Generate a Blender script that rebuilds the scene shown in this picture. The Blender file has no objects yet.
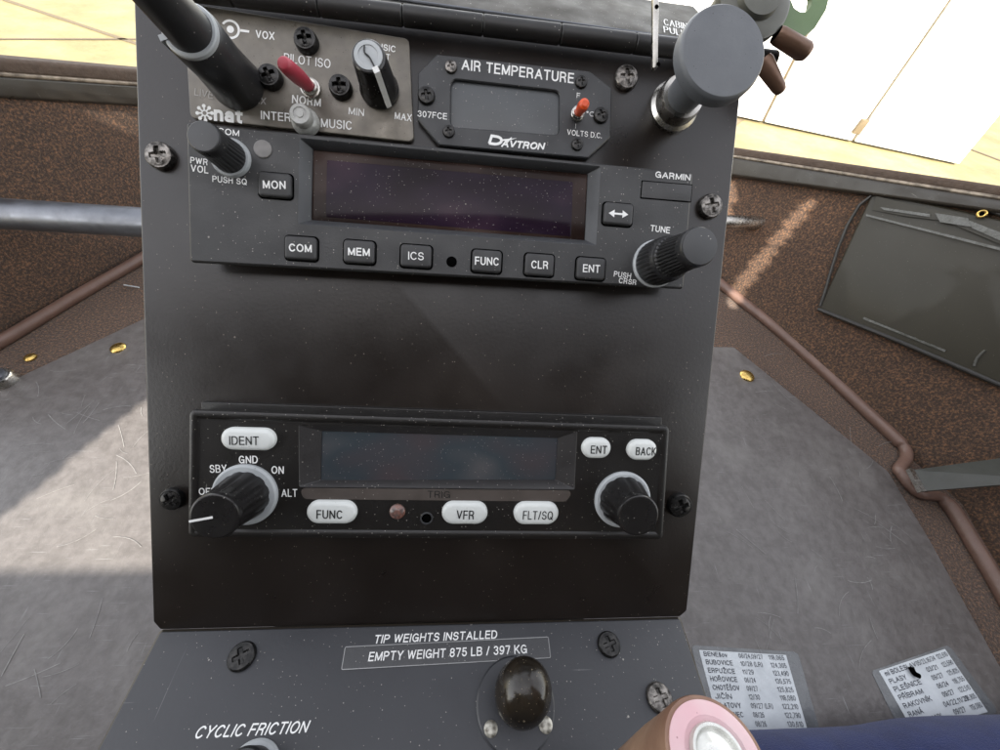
import bpy, bmesh, math, random
from mathutils import Matrix, Vector
random.seed(7)
SC = bpy.context.scene
COL = SC.collection

# ------------------------------------------------------------------ camera
FPX = 383.0                      # focal length in photo pixels (photo 1000 x 750)
DIST = 0.128                     # camera to sloping console face, metres
CAMZ = 0.42                      # camera above the cabin floor
cam_d = bpy.data.cameras.new('camera')
cam_d.sensor_width = 36.0
cam_d.lens = 36.0 * FPX / 1000.0
cam_d.clip_start = 0.004
cam_d.clip_end = 800
cam = bpy.data.objects.new('camera', cam_d); COL.objects.link(cam); SC.camera = cam
# console axes as seen by the camera (x right, y down, z forward)
XC = Vector((0.99432, 0.04131, 0.09812)).normalized()
DC = Vector((-0.04986, 0.99502, 0.08632)).normalized()
NC = XC.cross(DC).normalized()
nad = Vector((451 - 500, 650 - 375, FPX)).normalized()
nad = (nad - XC * nad.dot(XC)).normalized()
WX, WZ = XC, -nad
WY = WZ.cross(WX)
WY = -WY if WY.z < 0 else WY
def to_world(v): return Vector((v.dot(WX), v.dot(WY), v.dot(WZ)))
CAMP = Vector((0, 0, CAMZ))
cx, cy, cz = to_world(Vector((1, 0, 0))), to_world(Vector((0, -1, 0))), to_world(Vector((0, 0, -1)))
cam.matrix_world = Matrix.Translation(CAMP) @ Matrix((cx, cy, cz)).transposed().to_4x4()

# ------------------------------------------------------------------ world, sun, exposure
SUN = Vector((-0.20, -0.75, 0.63)).normalized()      # towards the sun
w = bpy.data.worlds.new('World'); SC.world = w; w.use_nodes = True
nt = w.node_tree
sky = nt.nodes.new('ShaderNodeTexSky'); sky.sky_type = 'NISHITA'; sky.sun_disc = False
sky.sun_elevation = math.asin(SUN.z); sky.sun_rotation = math.atan2(SUN.x, SUN.y)
bg = nt.nodes['Background']; bg.inputs[1].default_value = 0.15
hs_ = nt.nodes.new('ShaderNodeHueSaturation'); hs_.inputs['Saturation'].default_value = .35     # thin high cloud
tn = nt.nodes.new('ShaderNodeMix'); tn.data_type = 'RGBA'; tn.blend_type = 'MULTIPLY'; tn.inputs[0].default_value = 1; tn.inputs[7].default_value = (1, .94, .865, 1)
nt.links.new(sky.outputs[0], hs_.inputs['Color']); nt.links.new(hs_.outputs[0], tn.inputs[6]); nt.links.new(tn.outputs[2], bg.inputs[0])
sl = bpy.data.lights.new('sun', 'SUN'); sl.energy = 3.0; sl.angle = math.radians(0.3); sl.color = (1, 0.93, 0.82)
so = bpy.data.objects.new('sun', sl); COL.objects.link(so)
so.rotation_euler = SUN.to_track_quat('Z', 'Y').to_euler()
SC.view_settings.view_transform = 'Standard'; SC.view_settings.look = 'None'
SC.view_settings.exposure = 2.35; SC.view_settings.gamma = 1
SC.cycles.max_bounces = 8; SC.cycles.diffuse_bounces = 5

# ------------------------------------------------------------------ frames and pixel rays
def frame(o, x, y, z):
    m = Matrix((x, y, z)).transposed().to_4x4(); m.translation = o; return m
PX, PY, PN = to_world(XC), to_world(-DC), to_world(-NC)
PANEL = frame(CAMP - PN * DIST, PX, PY, PN)           # console face, z out of the face
FLOOR = Matrix.Identity(4)
def ray(px, py):
    return to_world(Vector((px - 500, py - 375, FPX)))
def hit(px, py, F=PANEL, h=0.0):
    inv = F.inverted(); o = inv @ CAMP; d = inv.to_3x3() @ ray(px, py)
    t = (h - o.z) / d.z
    return Vector((o.x + d.x * t, o.y + d.y * t, h))
def whit(px, py, F, h=0.0): return F @ hit(px, py, F, h)
def proj(p):
    d = p - CAMP; v = Vector((d.dot(cx), -d.dot(cy), -d.dot(cz)))
    return (500 + FPX * v.x / v.z, 375 + FPX * v.y / v.z, v.z)
def plen(npx, px, py, F=PANEL, h=0.0):                # photo pixels -> metres on that plane (along x)
    return (hit(px + npx / 2, py, F, h) - hit(px - npx / 2, py, F, h)).length
def plenv(npx, px, py, F=PANEL, h=0.0):
    return (hit(px, py + npx / 2, F, h) - hit(px, py - npx / 2, F, h)).length
BEND = math.radians(50)
bp = whit(420, 622, PANEL)
lx = PX; ly = (PY * math.cos(BEND) - PN * math.sin(BEND)).normalized(); ln = lx.cross(ly)
LOWER = frame(bp, lx, ly, ln)                          # lower console face, origin on the bend
tp = whit(460, 30, PANEL)
UB = math.radians(38)
uy = (PY * math.cos(UB) - PN * math.sin(UB)).normalized()
UPPER = frame(tp, PX, uy, PX.cross(uy))                # shelf beyond the hinge

# ------------------------------------------------------------------ materials
def mat(name, col, rough=.5, metal=0., col2=None, ns=60., dust=0., dcol=(.45, .42, .38), scratch=0., scol=(.5, .5, .5),
        bump=0., bs=800., spec=.5, rvar=.12, coat=0., smudge=0., trans=0., alpha=1., sheen=0.):
    m = bpy.data.materials.new(name); m.use_nodes = True
    N = m.node_tree.nodes; L = m.node_tree.links; b = N['Principled BSDF']
    tc = N.new('ShaderNodeTexCoord'); co = tc.outputs['Object']
    def noise(s, d=4, src=co, r=.55):
        n = N.new('ShaderNodeTexNoise'); n.inputs['Scale'].default_value = s; n.inputs['Detail'].default_value = d
        n.inputs['Roughness'].default_value = r; L.new(src, n.inputs['Vector']); return n.outputs['Fac']
    def mapr(src, a, b_, c=0., d=1.):
        r = N.new('ShaderNodeMapRange'); r.inputs[1].default_value = a; r.inputs[2].default_value = b_
        r.inputs[3].default_value = c; r.inputs[4].default_value = d; L.new(src, r.inputs[0]); return r.outputs[0]
    def mix(f, a, b_):
        x = N.new('ShaderNodeMix'); x.data_type = 'RGBA'
        if isinstance(f, float): x.inputs[0].default_value = f
        else: L.new(f, x.inputs[0])
        for i, v in ((6, a), (7, b_)):
            if isinstance(v, tuple): x.inputs[i].default_value = (*v[:3], 1)
            else: L.new(v, x.inputs[i])
        return x.outputs[2]
    def math_(op, a, b_):
        x = N.new('ShaderNodeMath'); x.operation = op
        for i, v in ((0, a), (1, b_)):
            if isinstance(v, (int, float)): x.inputs[i].default_value = v
            else: L.new(v, x.inputs[i])
        return x.outputs[0]
    c = mix(mapr(noise(ns), .35, .65), col, col2 or tuple(v * .8 for v in col))
    rgh = mapr(noise(ns * 1.7 + 9), .3, .7, max(.02, rough - rvar), min(1, rough + rvar))
    if scratch:
        for k, (sx, sy, ang) in enumerate(((30, 900, .5), (800, 35, .25), (40, 1100, -.7))):
            mp = N.new('ShaderNodeMapping'); mp.inputs['Rotation'].default_value = (0, 0, ang)
            mp.inputs['Scale'].default_value = (sx, sy, 40); L.new(co, mp.inputs['Vector'])
            s = mapr(noise(1., 1, mp.outputs[0]), .79 - .05 * scratch, .81)
            gate = mapr(noise(22 + 7 * k), .5, .6)
            f = math_('MULTIPLY', math_('MULTIPLY', s, gate), min(1., .75 * scratch))
            c = mix(f, c, scol)
    if smudge:
        c = mix(mapr(noise(14, 5), .5, .75, 0, smudge), c, dcol)
    if dust:
        for s, thr, rad in ((420., 1 - dust * .11, .13), (1500., 1 - dust * .22, .26), (210., 1 - dust * .04, .07)):
            v = N.new('ShaderNodeTexVoronoi'); v.inputs['Scale'].default_value = s; L.new(co, v.inputs['Vector'])
            sp = N.new('ShaderNodeSeparateColor'); L.new(v.outputs['Color'], sp.inputs[0])
            g = math_('GREATER_THAN', sp.outputs[0], thr)
            rr = math_('MULTIPLY', sp.outputs[1], rad)
            near = math_('LESS_THAN', v.outputs['Distance'], rr)
            f = math_('MULTIPLY', math_('MULTIPLY', g, near), .6)
            c = mix(f, c, dcol)
            rgh = math_('ADD', rgh, math_('MULTIPLY', f, .4))
    L.new(c, b.inputs['Base Color']); L.new(rgh, b.inputs['Roughness'])
    b.inputs['Metallic'].default_value = metal
    b.inputs['Specular IOR Level'].default_value = spec
    b.inputs['Coat Weight'].default_value = coat; b.inputs['Coat Roughness'].default_value = .08
    b.inputs['Transmission Weight'].default_value = trans
    b.inputs['Sheen Weight'].default_value = sheen
    b.inputs['Alpha'].default_value = alpha
    if bump:
        bn = N.new('ShaderNodeBump'); bn.inputs['Strength'].default_value = 1
        bn.inputs['Distance'].default_value = bump
        L.new(noise(bs, 3), bn.inputs['Height']); L.new(bn.outputs[0], b.inputs['Normal'])
    return m

M = {}
M['paint'] = mat('black_satin_paint', (.010, .0072, .0058), .32, col2=(.013, .0095, .0077), ns=25, dust=.3, bump=.00003, bs=900, spec=.5, rvar=.05, smudge=.035, dcol=(.30, .25, .21))
M['paint_low'] = mat('grey_black_paint', (.024, .025, .029), .42, col2=(.031, .032, .037), ns=30, dust=.6, scratch=.35, scol=(.3, .3, .3), bump=.00004, bs=900)
M['edge'] = mat('worn_edge_metal', (.35, .33, .31), .45, metal=.6, ns=90)
M['nat'] = mat('bronze_grey_anodised', (.17, .152, .125), .38, col2=(.12, .108, .09), ns=160, dust=.9, dcol=(.03, .025, .02), scratch=.2, smudge=.5, bump=.00003, spec=.5, metal=.25)
M['gauge'] = mat('gauge_black', (.028, .029, .031), .45, dust=.7, bump=.00003, bs=1500)
M['radio'] = mat('radio_bezel_plastic', (.034, .034, .034), .48, col2=(.028, .028, .029), dust=1.1, bump=.00006, bs=1700)
M['radio_lip'] = mat('display_surround_plastic', (.05, .052, .056), .45, dust=.7, bump=.00005, bs=1700)
M['xpdr'] = mat('transponder_bezel_plastic', (.009, .0078, .007), .40, rvar=.04, dust=1.0, bump=.00005, bs=1500)
M['xpdr_lip'] = mat('transponder_surround_plastic', (.03, .028, .028), .45, dust=1.0, bump=.00005, bs=1500)
M['btn'] = mat('dark_rubber_button', (.035, .035, .036), .5, dust=.5, bump=.00003)
M['pill'] = mat('ivory_key', (.66, .68, .66), .35, col2=(.6, .62, .6), dust=.35, dcol=(.2, .18, .16))
M['white'] = mat('white_print', (.8, .8, .79), .5, dust=0, col2=(.72, .72, .7), ns=400)
M['dim'] = mat('worn_white_print', (.36, .34, .32), .5, ns=400)
M['black'] = mat('black_print', (.012, .012, .012), .5)
M['ink'] = mat('printed_ink', (.05, .055, .07), .6)
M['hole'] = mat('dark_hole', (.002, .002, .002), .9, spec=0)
M['knob'] = mat('black_knob_plastic', (.022, .022, .023), .38, dust=.6, dcol=(.35, .33, .3), bump=.00002, bs=1200)
M['ballblack'] = mat('worn_black_ball', (.013, .0105, .008), .2, col2=(.025, .018, .011), ns=90, dust=1.2, dcol=(.3, .24, .15), scratch=.7, scol=(.12, .09, .05), bump=.00005, bs=500)
M['knobgloss'] = mat('glossy_black_knob', (.012, .011, .011), .3, dust=.6, dcol=(.4, .38, .34), scratch=.5, scol=(.1, .09, .08))
M['greycap'] = mat('grey_knob_cap', (.115, .122, .132), .5, dust=.5, dcol=(.03, .03, .03), bump=.00004, scratch=.9, scol=(.2, .21, .22), col2=(.10, .107, .118), ns=90)
M['cap'] = mat('dark_grey_cap', (.045, .046, .048), .45, dust=.5)
M['ring'] = mat('grey_skirt', (.42, .44, .45), .45, col2=(.33, .35, .36), ns=120, dust=.3, dcol=(.1, .1, .1))
M['screw'] = mat('blackened_screw', (.05, .048, .046), .34, metal=.75, col2=(.02, .02, .02), ns=500, bump=.00006, bs=900)
M['screwworn'] = mat('worn_screw', (.27, .25, .23), .34, metal=.8, col2=(.04, .037, .034), ns=520, bump=.0001, bs=1200)
M['steel'] = mat('steel', (.52, .5, .47), .28, metal=1, ns=200, col2=(.4, .38, .34))
M['alu'] = mat('aluminium_tube', (.17, .18, .20), .42, metal=.85, ns=60, dust=.5, dcol=(.2, .18, .15))
M['brass'] = mat('brass', (.75, .55, .18), .3, metal=1, ns=300, col2=(.5, .33, .1))
M['red'] = mat('red_rubber', (.42, .045, .07), .5, dust=.2, dcol=(.6, .3, .3))
M['orange'] = mat('orange_red_lever', (.75, .09, .02), .4)
M['carpet'] = None
M['plate'] = mat('scuffed_grey_plastic', (.132, .121, .116), .40, col2=(.098, .089, .084), ns=110, scratch=1.9, scol=(.24, .24, .24), dust=.35, bump=.0004, bs=210, dcol=(.3, .29, .27), spec=.5, smudge=.25)
M['rail'] = mat('painted_rail', (.034, .028, .021), .36, scratch=.6, scol=(.4, .38, .34), dust=.2, ns=20)
M['beadm'] = mat('worn_pale_bead', (.30, .25, .19), .4, ns=120, col2=(.10, .08, .06), metal=.3)
M['seal'] = mat('brown_rubber_seal', (.075, .05, .035), .8, bump=.0008, bs=300, ns=90)
M['trim'] = mat('brown_vinyl_piping', (.155, .092, .07), .42, bump=.0004, bs=120, dust=.3, ns=40)
M['vinyl'] = mat('clear_smoky_vinyl', (.036, .032, .022), .5, spec=.35, bump=.0005, bs=12, scratch=.3, scol=(.25, .25, .22), dust=.15, coat=.1, ns=6, rvar=.05)
M['pouchwelt'] = mat('black_welt', (.025, .023, .02), .4, bump=.0004, bs=200)
M['fold'] = mat('creased_clear_vinyl', (.10, .10, .09), .25, bump=.0012, bs=90, ns=110, col2=(.07, .07, .06))
M['pedal'] = mat('grey_green_bar', (.04, .041, .034), .5, ns=40, scratch=.3)
M['paper'] = mat('printed_card', (.60, .63, .65), .6, col2=(.5, .53, .55), ns=60, dust=.3, dcol=(.2, .15, .1))
M['laminate'] = mat('laminate_margin', (.15, .155, .16), .25, ns=70, bump=.0002, bs=200, dust=.4)
M['label'] = mat('embossed_label_tape', (.012, .012, .014), .16, ns=200, bump=.0002, bs=350, dust=.8, coat=.4)
M['labeledge'] = mat('label_tape_edge', (.3, .3, .3), .4)
M['taupe'] = mat('taupe_strip', (.105, .088, .078), .45, ns=100, dust=.5, metal=.3)
M['pink'] = mat('pink_plastic', (.54, .41, .42), .5, ns=80, col2=(.55, .34, .37), dust=.3, dcol=(.2, .1, .1))
M['tan'] = mat('tan_rubber', (.30, .19, .125), .5, ns=50, col2=(.17, .09, .06), bump=.0003, bs=200)
M['green'] = mat('green_tag', (.12, .19, .08), .5, ns=60)
M['keybrown'] = mat('tarnished_lever', (.15, .085, .055), .4, bump=.0002, bs=250, metal=.4, ns=120)
M['dome'] = mat('grey_cylinder', (.10, .10, .085), .4, ns=60, metal=.3)
M['hinge'] = mat('black_hinge', (.010, .009, .0085), .5, rvar=.05, ns=80, dust=.5, scratch=.6, scol=(.15, .14, .12), bump=.00006, bs=300)
M['shelf'] = mat('brushed_shelf', (.045, .038, .028), .55, spec=.15, metal=0, ns=35, col2=(.03, .026, .02), dust=.8, scratch=.5)
M['door'] = mat('white_door', (.8, .8, .78), .5, ns=.5, col2=(.76, .76, .74))
M['gap'] = mat('door_gap', (.12, .09, .05), .7)
M['bulk'] = mat('dark_trim', (.02, .018, .016), .8, ns=8, bump=.001, bs=200)
M['roof'] = mat('blocker_roof_lining', (.05, .045, .04), .8, ns=8)

def screen_mat(name, a, b_, c_, rg=.2, sp_=.3):
    m = bpy.data.materials.new(name); m.use_nodes = True
    N = m.node_tree.nodes; L = m.node_tree.links; b = N['Principled BSDF']
    tc = N.new('ShaderNodeTexCoord')
    mp = N.new('ShaderNodeMapping'); mp.inputs['Scale'].default_value = (28, 45, 20); L.new(tc.outputs['Object'], mp.inputs['Vector'])
    n = N.new('ShaderNodeTexNoise'); n.inputs['Scale'].default_value = 1; n.inputs['Detail'].default_value = 2; L.new(mp.outputs[0], n.inputs['Vector'])
    r = N.new('ShaderNodeValToRGB'); L.new(n.outputs['Fac'], r.inputs[0])
    e = r.color_ramp.elements; e[0].position = .3; e[0].color = (*a, 1); e[1].position = .7; e[1].color = (*c_, 1)
    x = e.new(.5); x.color = (*b_, 1)
    cur = r.outputs[0]
    for s, thr, rad in ((1900., .72, .24), (900., .90, .18), (330., .97, .12)):
        v = N.new('ShaderNodeTexVoronoi'); v.inputs['Scale'].default_value = s; L.new(tc.outputs['Object'], v.inputs['Vector'])
        sp = N.new('ShaderNodeSeparateColor'); L.new(v.outputs['Color'], sp.inputs[0])
        g = N.new('ShaderNodeMath'); g.operation = 'GREATER_THAN'; g.inputs[1].default_value = thr; L.new(sp.outputs[0], g.inputs[0])
        q = N.new('ShaderNodeMath'); q.operation = 'MULTIPLY'; q.inputs[1].default_value = rad; L.new(sp.outputs[1], q.inputs[0])
        l = N.new('ShaderNodeMath'); l.operation = 'LESS_THAN'; L.new(v.outputs['Distance'], l.inputs[0]); L.new(q.outputs[0], l.inputs[1])
        f = N.new('ShaderNodeMath'); f.operation = 'MULTIPLY'; L.new(g.outputs[0], f.inputs[0]); L.new(l.outputs[0], f.inputs[1])
        x = N.new('ShaderNodeMix'); x.data_type = 'RGBA'; L.new(f.outputs[0], x.inputs[0]); L.new(cur, x.inputs[6]); x.inputs[7].default_value = (.26, .24, .22, 1)
        cur = x.outputs[2]
    L.new(cur, b.inputs['Base Color']); b.inputs['Roughness'].default_value = rg; b.inputs['Specular IOR Level'].default_value = sp_
    return m
M['scr_radio'] = screen_mat('radio_display_glass', (.010, .006, .005), (.030, .018, .015), (.085, .060, .052), .14, .12)
M['scr_xpdr'] = screen_mat('transponder_display_glass', (.058, .048, .052), (.038, .048, .056), (.085, .082, .085), .28, .3)
M['scr_gauge'] = screen_mat('gauge_display_glass', (.055, .058, .06), (.075, .08, .085), (.05, .052, .055), .25, .35)

def carpet_mat():
    m = bpy.data.materials.new('brown_carpet'); m.use_nodes = True
    N = m.node_tree.nodes; L = m.node_tree.links; b = N['Principled BSDF']
    tc = N.new('ShaderNodeTexCoord')
    n = N.new('ShaderNodeTexNoise'); n.inputs['Scale'].default_value = 380; n.inputs['Detail'].default_value = 6; n.inputs['Roughness'].default_value = .7; L.new(tc.outputs['Object'], n.inputs['Vector'])
    n2 = N.new('ShaderNodeTexNoise'); n2.inputs['Scale'].default_value = 9; n2.inputs['Detail'].default_value = 4; L.new(tc.outputs['Object'], n2.inputs['Vector'])
    r = N.new('ShaderNodeValToRGB'); L.new(n.outputs['Fac'], r.inputs[0])
    e = r.color_ramp.elements; e[0].position = .34; e[0].color = (.034, .020, .013, 1); e[1].position = .68; e[1].color = (.29, .145, .07, 1)
    x = e.new(.5); x.color = (.074, .043, .027, 1)
    mx = N.new('ShaderNodeMix'); mx.data_type = 'RGBA'; mx.blend_type = 'MULTIPLY'; mx.inputs[0].default_value = .6
    r2 = N.new('ShaderNodeValToRGB'); L.new(n2.outputs['Fac'], r2.inputs[0]); r2.color_ramp.elements[0].position = .3; r2.color_ramp.elements[0].color = (.55, .55, .55, 1); r2.color_ramp.elements[1].position = .7
    L.new(r.outputs[0], mx.inputs[6]); L.new(r2.outputs[0], mx.inputs[7]); L.new(mx.outputs[2], b.inputs['Base Color'])
    b.inputs['Roughness'].default_value = .9; b.inputs['Sheen Weight'].default_value = .15
    bn = N.new('ShaderNodeBump'); bn.inputs['Distance'].default_value = .0022; L.new(n.outputs['Fac'], bn.inputs['Height']); L.new(bn.outputs[0], b.inputs['Normal'])
    return m
M['carpet'] = carpet_mat()
def cloth_mat():
    m = mat('navy_cloth', (.006, .012, .062), .95, spec=.2, col2=(.009, .018, .085), ns=50, bump=.0006, bs=900, dust=.4, dcol=(.1, .1, .14), sheen=.2)
    return m
M['navy'] = cloth_mat()
def ground_mat():
    m = mat('pale_concrete', (.25, .21, .10), .8, col2=(.17, .14, .065), ns=3.5, scratch=0, bump=.004, bs=30)
    return m
M['ground'] = ground_mat()

# ------------------------------------------------------------------ objects
def thing(name, label, cat, F=PANEL, loc=(0, 0, 0), group=None, kind=None):
    o = bpy.data.objects.new(name, None); COL.objects.link(o); o.empty_display_size = .01
    o.matrix_world = F @ Matrix.Translation(Vector(loc))
    return tag(o, label, cat, group, kind)
def tag(o, label=None, cat=None, group=None, kind=None):
    if label: o['label'] = label
    if cat: o['category'] = cat
    if group: o['group'] = group
    if kind: o['kind'] = kind
    return o
def obj(name, bm, m, parent=None, F=None, ang=35, off=None, label=None, m2=None):
    me = bpy.data.meshes.new(name)
    if isinstance(bm, bmesh.types.BMesh):
        bmesh.ops.recalc_face_normals(bm, faces=bm.faces); bm.to_mesh(me); bm.free()
    else: me = bm
    me.materials.clear(); me.materials.append(M[m] if isinstance(m, str) else m)
    if m2: me.materials.append(M[m2])
    me.polygons.foreach_set('use_smooth', [True] * len(me.polygons)); me.set_sharp_from_angle(angle=math.radians(ang))
    o = bpy.data.objects.new(name, me); COL.objects.link(o)
    if parent is not None:
        o.parent = parent
        if off is not None: o.matrix_local = off
    elif F is not None: o.matrix_world = F
    if label: o['label'] = label
    return o

# --- shape builders: everything is a stack of equal-count loops
def poly_offset(pts, d):
    n = len(pts); c = sum((Vector(p[:2]) for p in pts), Vector((0, 0))) / n; out = []
    area = sum(pts[i][0] * pts[(i + 1) % n][1] - pts[(i + 1) % n][0] * pts[i][1] for i in range(n))
    s = 1 if area > 0 else -1
    for i in range(n):
        a, b, e = Vector(pts[i - 1][:2]), Vector(pts[i][:2]), Vector(pts[(i + 1) % n][:2])
        u, v = (b - a).normalized(), (e - b).normalized()
        n1, n2 = Vector((-u.y, u.x)) * s, Vector((-v.y, v.x)) * s
        k = (n1 + n2); k = k / max(.2, k.dot(n1)) if k.length > 1e-9 else n1
        out.append(b + k * d)
    return out
def roundpoly(pts, r, n=5, d=0.):
    if d: pts = poly_offset(pts, d); r = max(r - d, 1e-5)
    out = []; N = len(pts)
    for i in range(N):
        a, b, e = Vector(pts[i - 1][:2]), Vector(pts[i][:2]), Vector(pts[(i + 1) % N][:2])
        rr = min(r, (a - b).length * .499, (e - b).length * .499)
        u, v = (a - b).normalized(), (e - b).normalized()
        ang = u.angle(v) if u.length and v.length else math.pi / 2
        t = min(rr / math.tan(ang / 2), (a - b).length * .4999, (e - b).length * .4999)
        R = t * math.tan(ang / 2)
        cc = b + (u + v).normalized() * (R / math.sin(ang / 2))
        p0, p1 = b + u * t - cc, b + v * t - cc
        a0 = math.atan2(p0.y, p0.x); a1 = math.atan2(p1.y, p1.x)
        da = (a1 - a0 + math.pi) % (2 * math.pi) - math.pi
        for k in range(n + 1):
            q = a0 + da * k / n; out.append(cc + Vector((math.cos(q), math.sin(q))) * R)
    return out
def stack(bm, loops, cap0=False, cap1=True):
    vs = [[bm.verts.new(Vector(p)) for p in lp] for lp in loops]
    n = len(vs[0])
    for a, b in zip(vs, vs[1:]):
        for i in range(n):
            j = (i + 1) % n
            try: bm.faces.new((a[i], a[j], b[j], b[i]))
            except ValueError: pass
    if cap0: bm.faces.new(vs[0][::-1])
    if cap1: bm.faces.new(vs[-1])
    return bm
def L3(pts, z): return [(p[0], p[1], z) for p in pts]
def slab(pts, z0, z1, r=.0005, bev=.0003, n=5, cap0=False, bm=None):
    bm = bm or bmesh.new(); lp = [L3(roundpoly(pts, r, n), z0)]
    for k in range(4):
        a = k / 3 * math.pi / 2
        lp.append(L3(roundpoly(pts, r, n, bev * (1 - math.cos(a)) + 1e-7), z1 - bev + bev * math.sin(a)))
    return stack(bm, lp, cap0, True)
def lathe(prof, seg=64, flute=0, famp=0., frange=(0, 1), bm=None, at=(0, 0), cap0=False, cap1=True):
    bm = bm or bmesh.new(); lp = []
    if cap1 and prof[-2][0] > prof[-1][0] * 2: prof = prof[:-1] + [(prof[-2][0] * .96, prof[-2][1] + (prof[-1][1] - prof[-2][1]) * .2), prof[-1]]
    for r, z in prof:
        l = []
        for i in range(seg):
            a = 2 * math.pi * i / seg; rr = r
            if flute and frange[0] <= z <= frange[1]: rr = r - famp * (.5 + .5 * math.cos(flute * a)) ** 2
            l.append((at[0] + rr * math.cos(a), at[1] + rr * math.sin(a), z))
        lp.append(l)
    return stack(bm, lp, cap0, cap1)
def tube(path, r, seg=20, bm=None, caps=True, rs=None, jitter=0.):
    bm = bm or bmesh.new(); path = [Vector(p) for p in path]; lp = []
    up = Vector((0, 0, 1))
    for i, p in enumerate(path):
        t = (path[min(i + 1, len(path) - 1)] - path[max(i - 1, 0)]).normalized()
        s = t.cross(up); s = s.normalized() if s.length > .05 else Vector((1, 0, 0)); u = s.cross(t)
        R = rs[i] if rs else r
        lp.append([p + (s * math.cos(a) + u * math.sin(a)) * R * (1 + random.uniform(-jitter, jitter)) for a in [2 * math.pi * k / seg for k in range(seg)]])
    return stack(bm, lp, caps, caps)
def smooth_path(pts, n=8):
    pts = [Vector(p) for p in pts]; out = []
    for i in range(len(pts) - 1):
        p0, p1, p2, p3 = pts[max(i - 1, 0)], pts[i], pts[i + 1], pts[min(i + 2, len(pts) - 1)]
        for k in range(n):
            t = k / n
            out.append(.5 * ((2 * p1) + (p2 - p0) * t + (2 * p0 - 5 * p1 + 4 * p2 - p3) * t * t + (3 * p1 - p0 - 3 * p2 + p3) * t ** 3))
    out.append(pts[-1]); return out
def quad(px, F=PANEL, h=0.): return [hit(x, y, F, h) for x, y in px]
def rect(cxp, cyp, wp, hp, F=PANEL, h=0.):            # upright rectangle in the plane's own axes
    c = hit(cxp, cyp, F, h); a = plen(wp, cxp, cyp, F, h) / 2; b = plenv(hp, cxp, cyp, F, h) / 2
    return [Vector((c.x - a, c.y + b)), Vector((c.x + a, c.y + b)), Vector((c.x + a, c.y - b)), Vector((c.x - a, c.y - b))]

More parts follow.
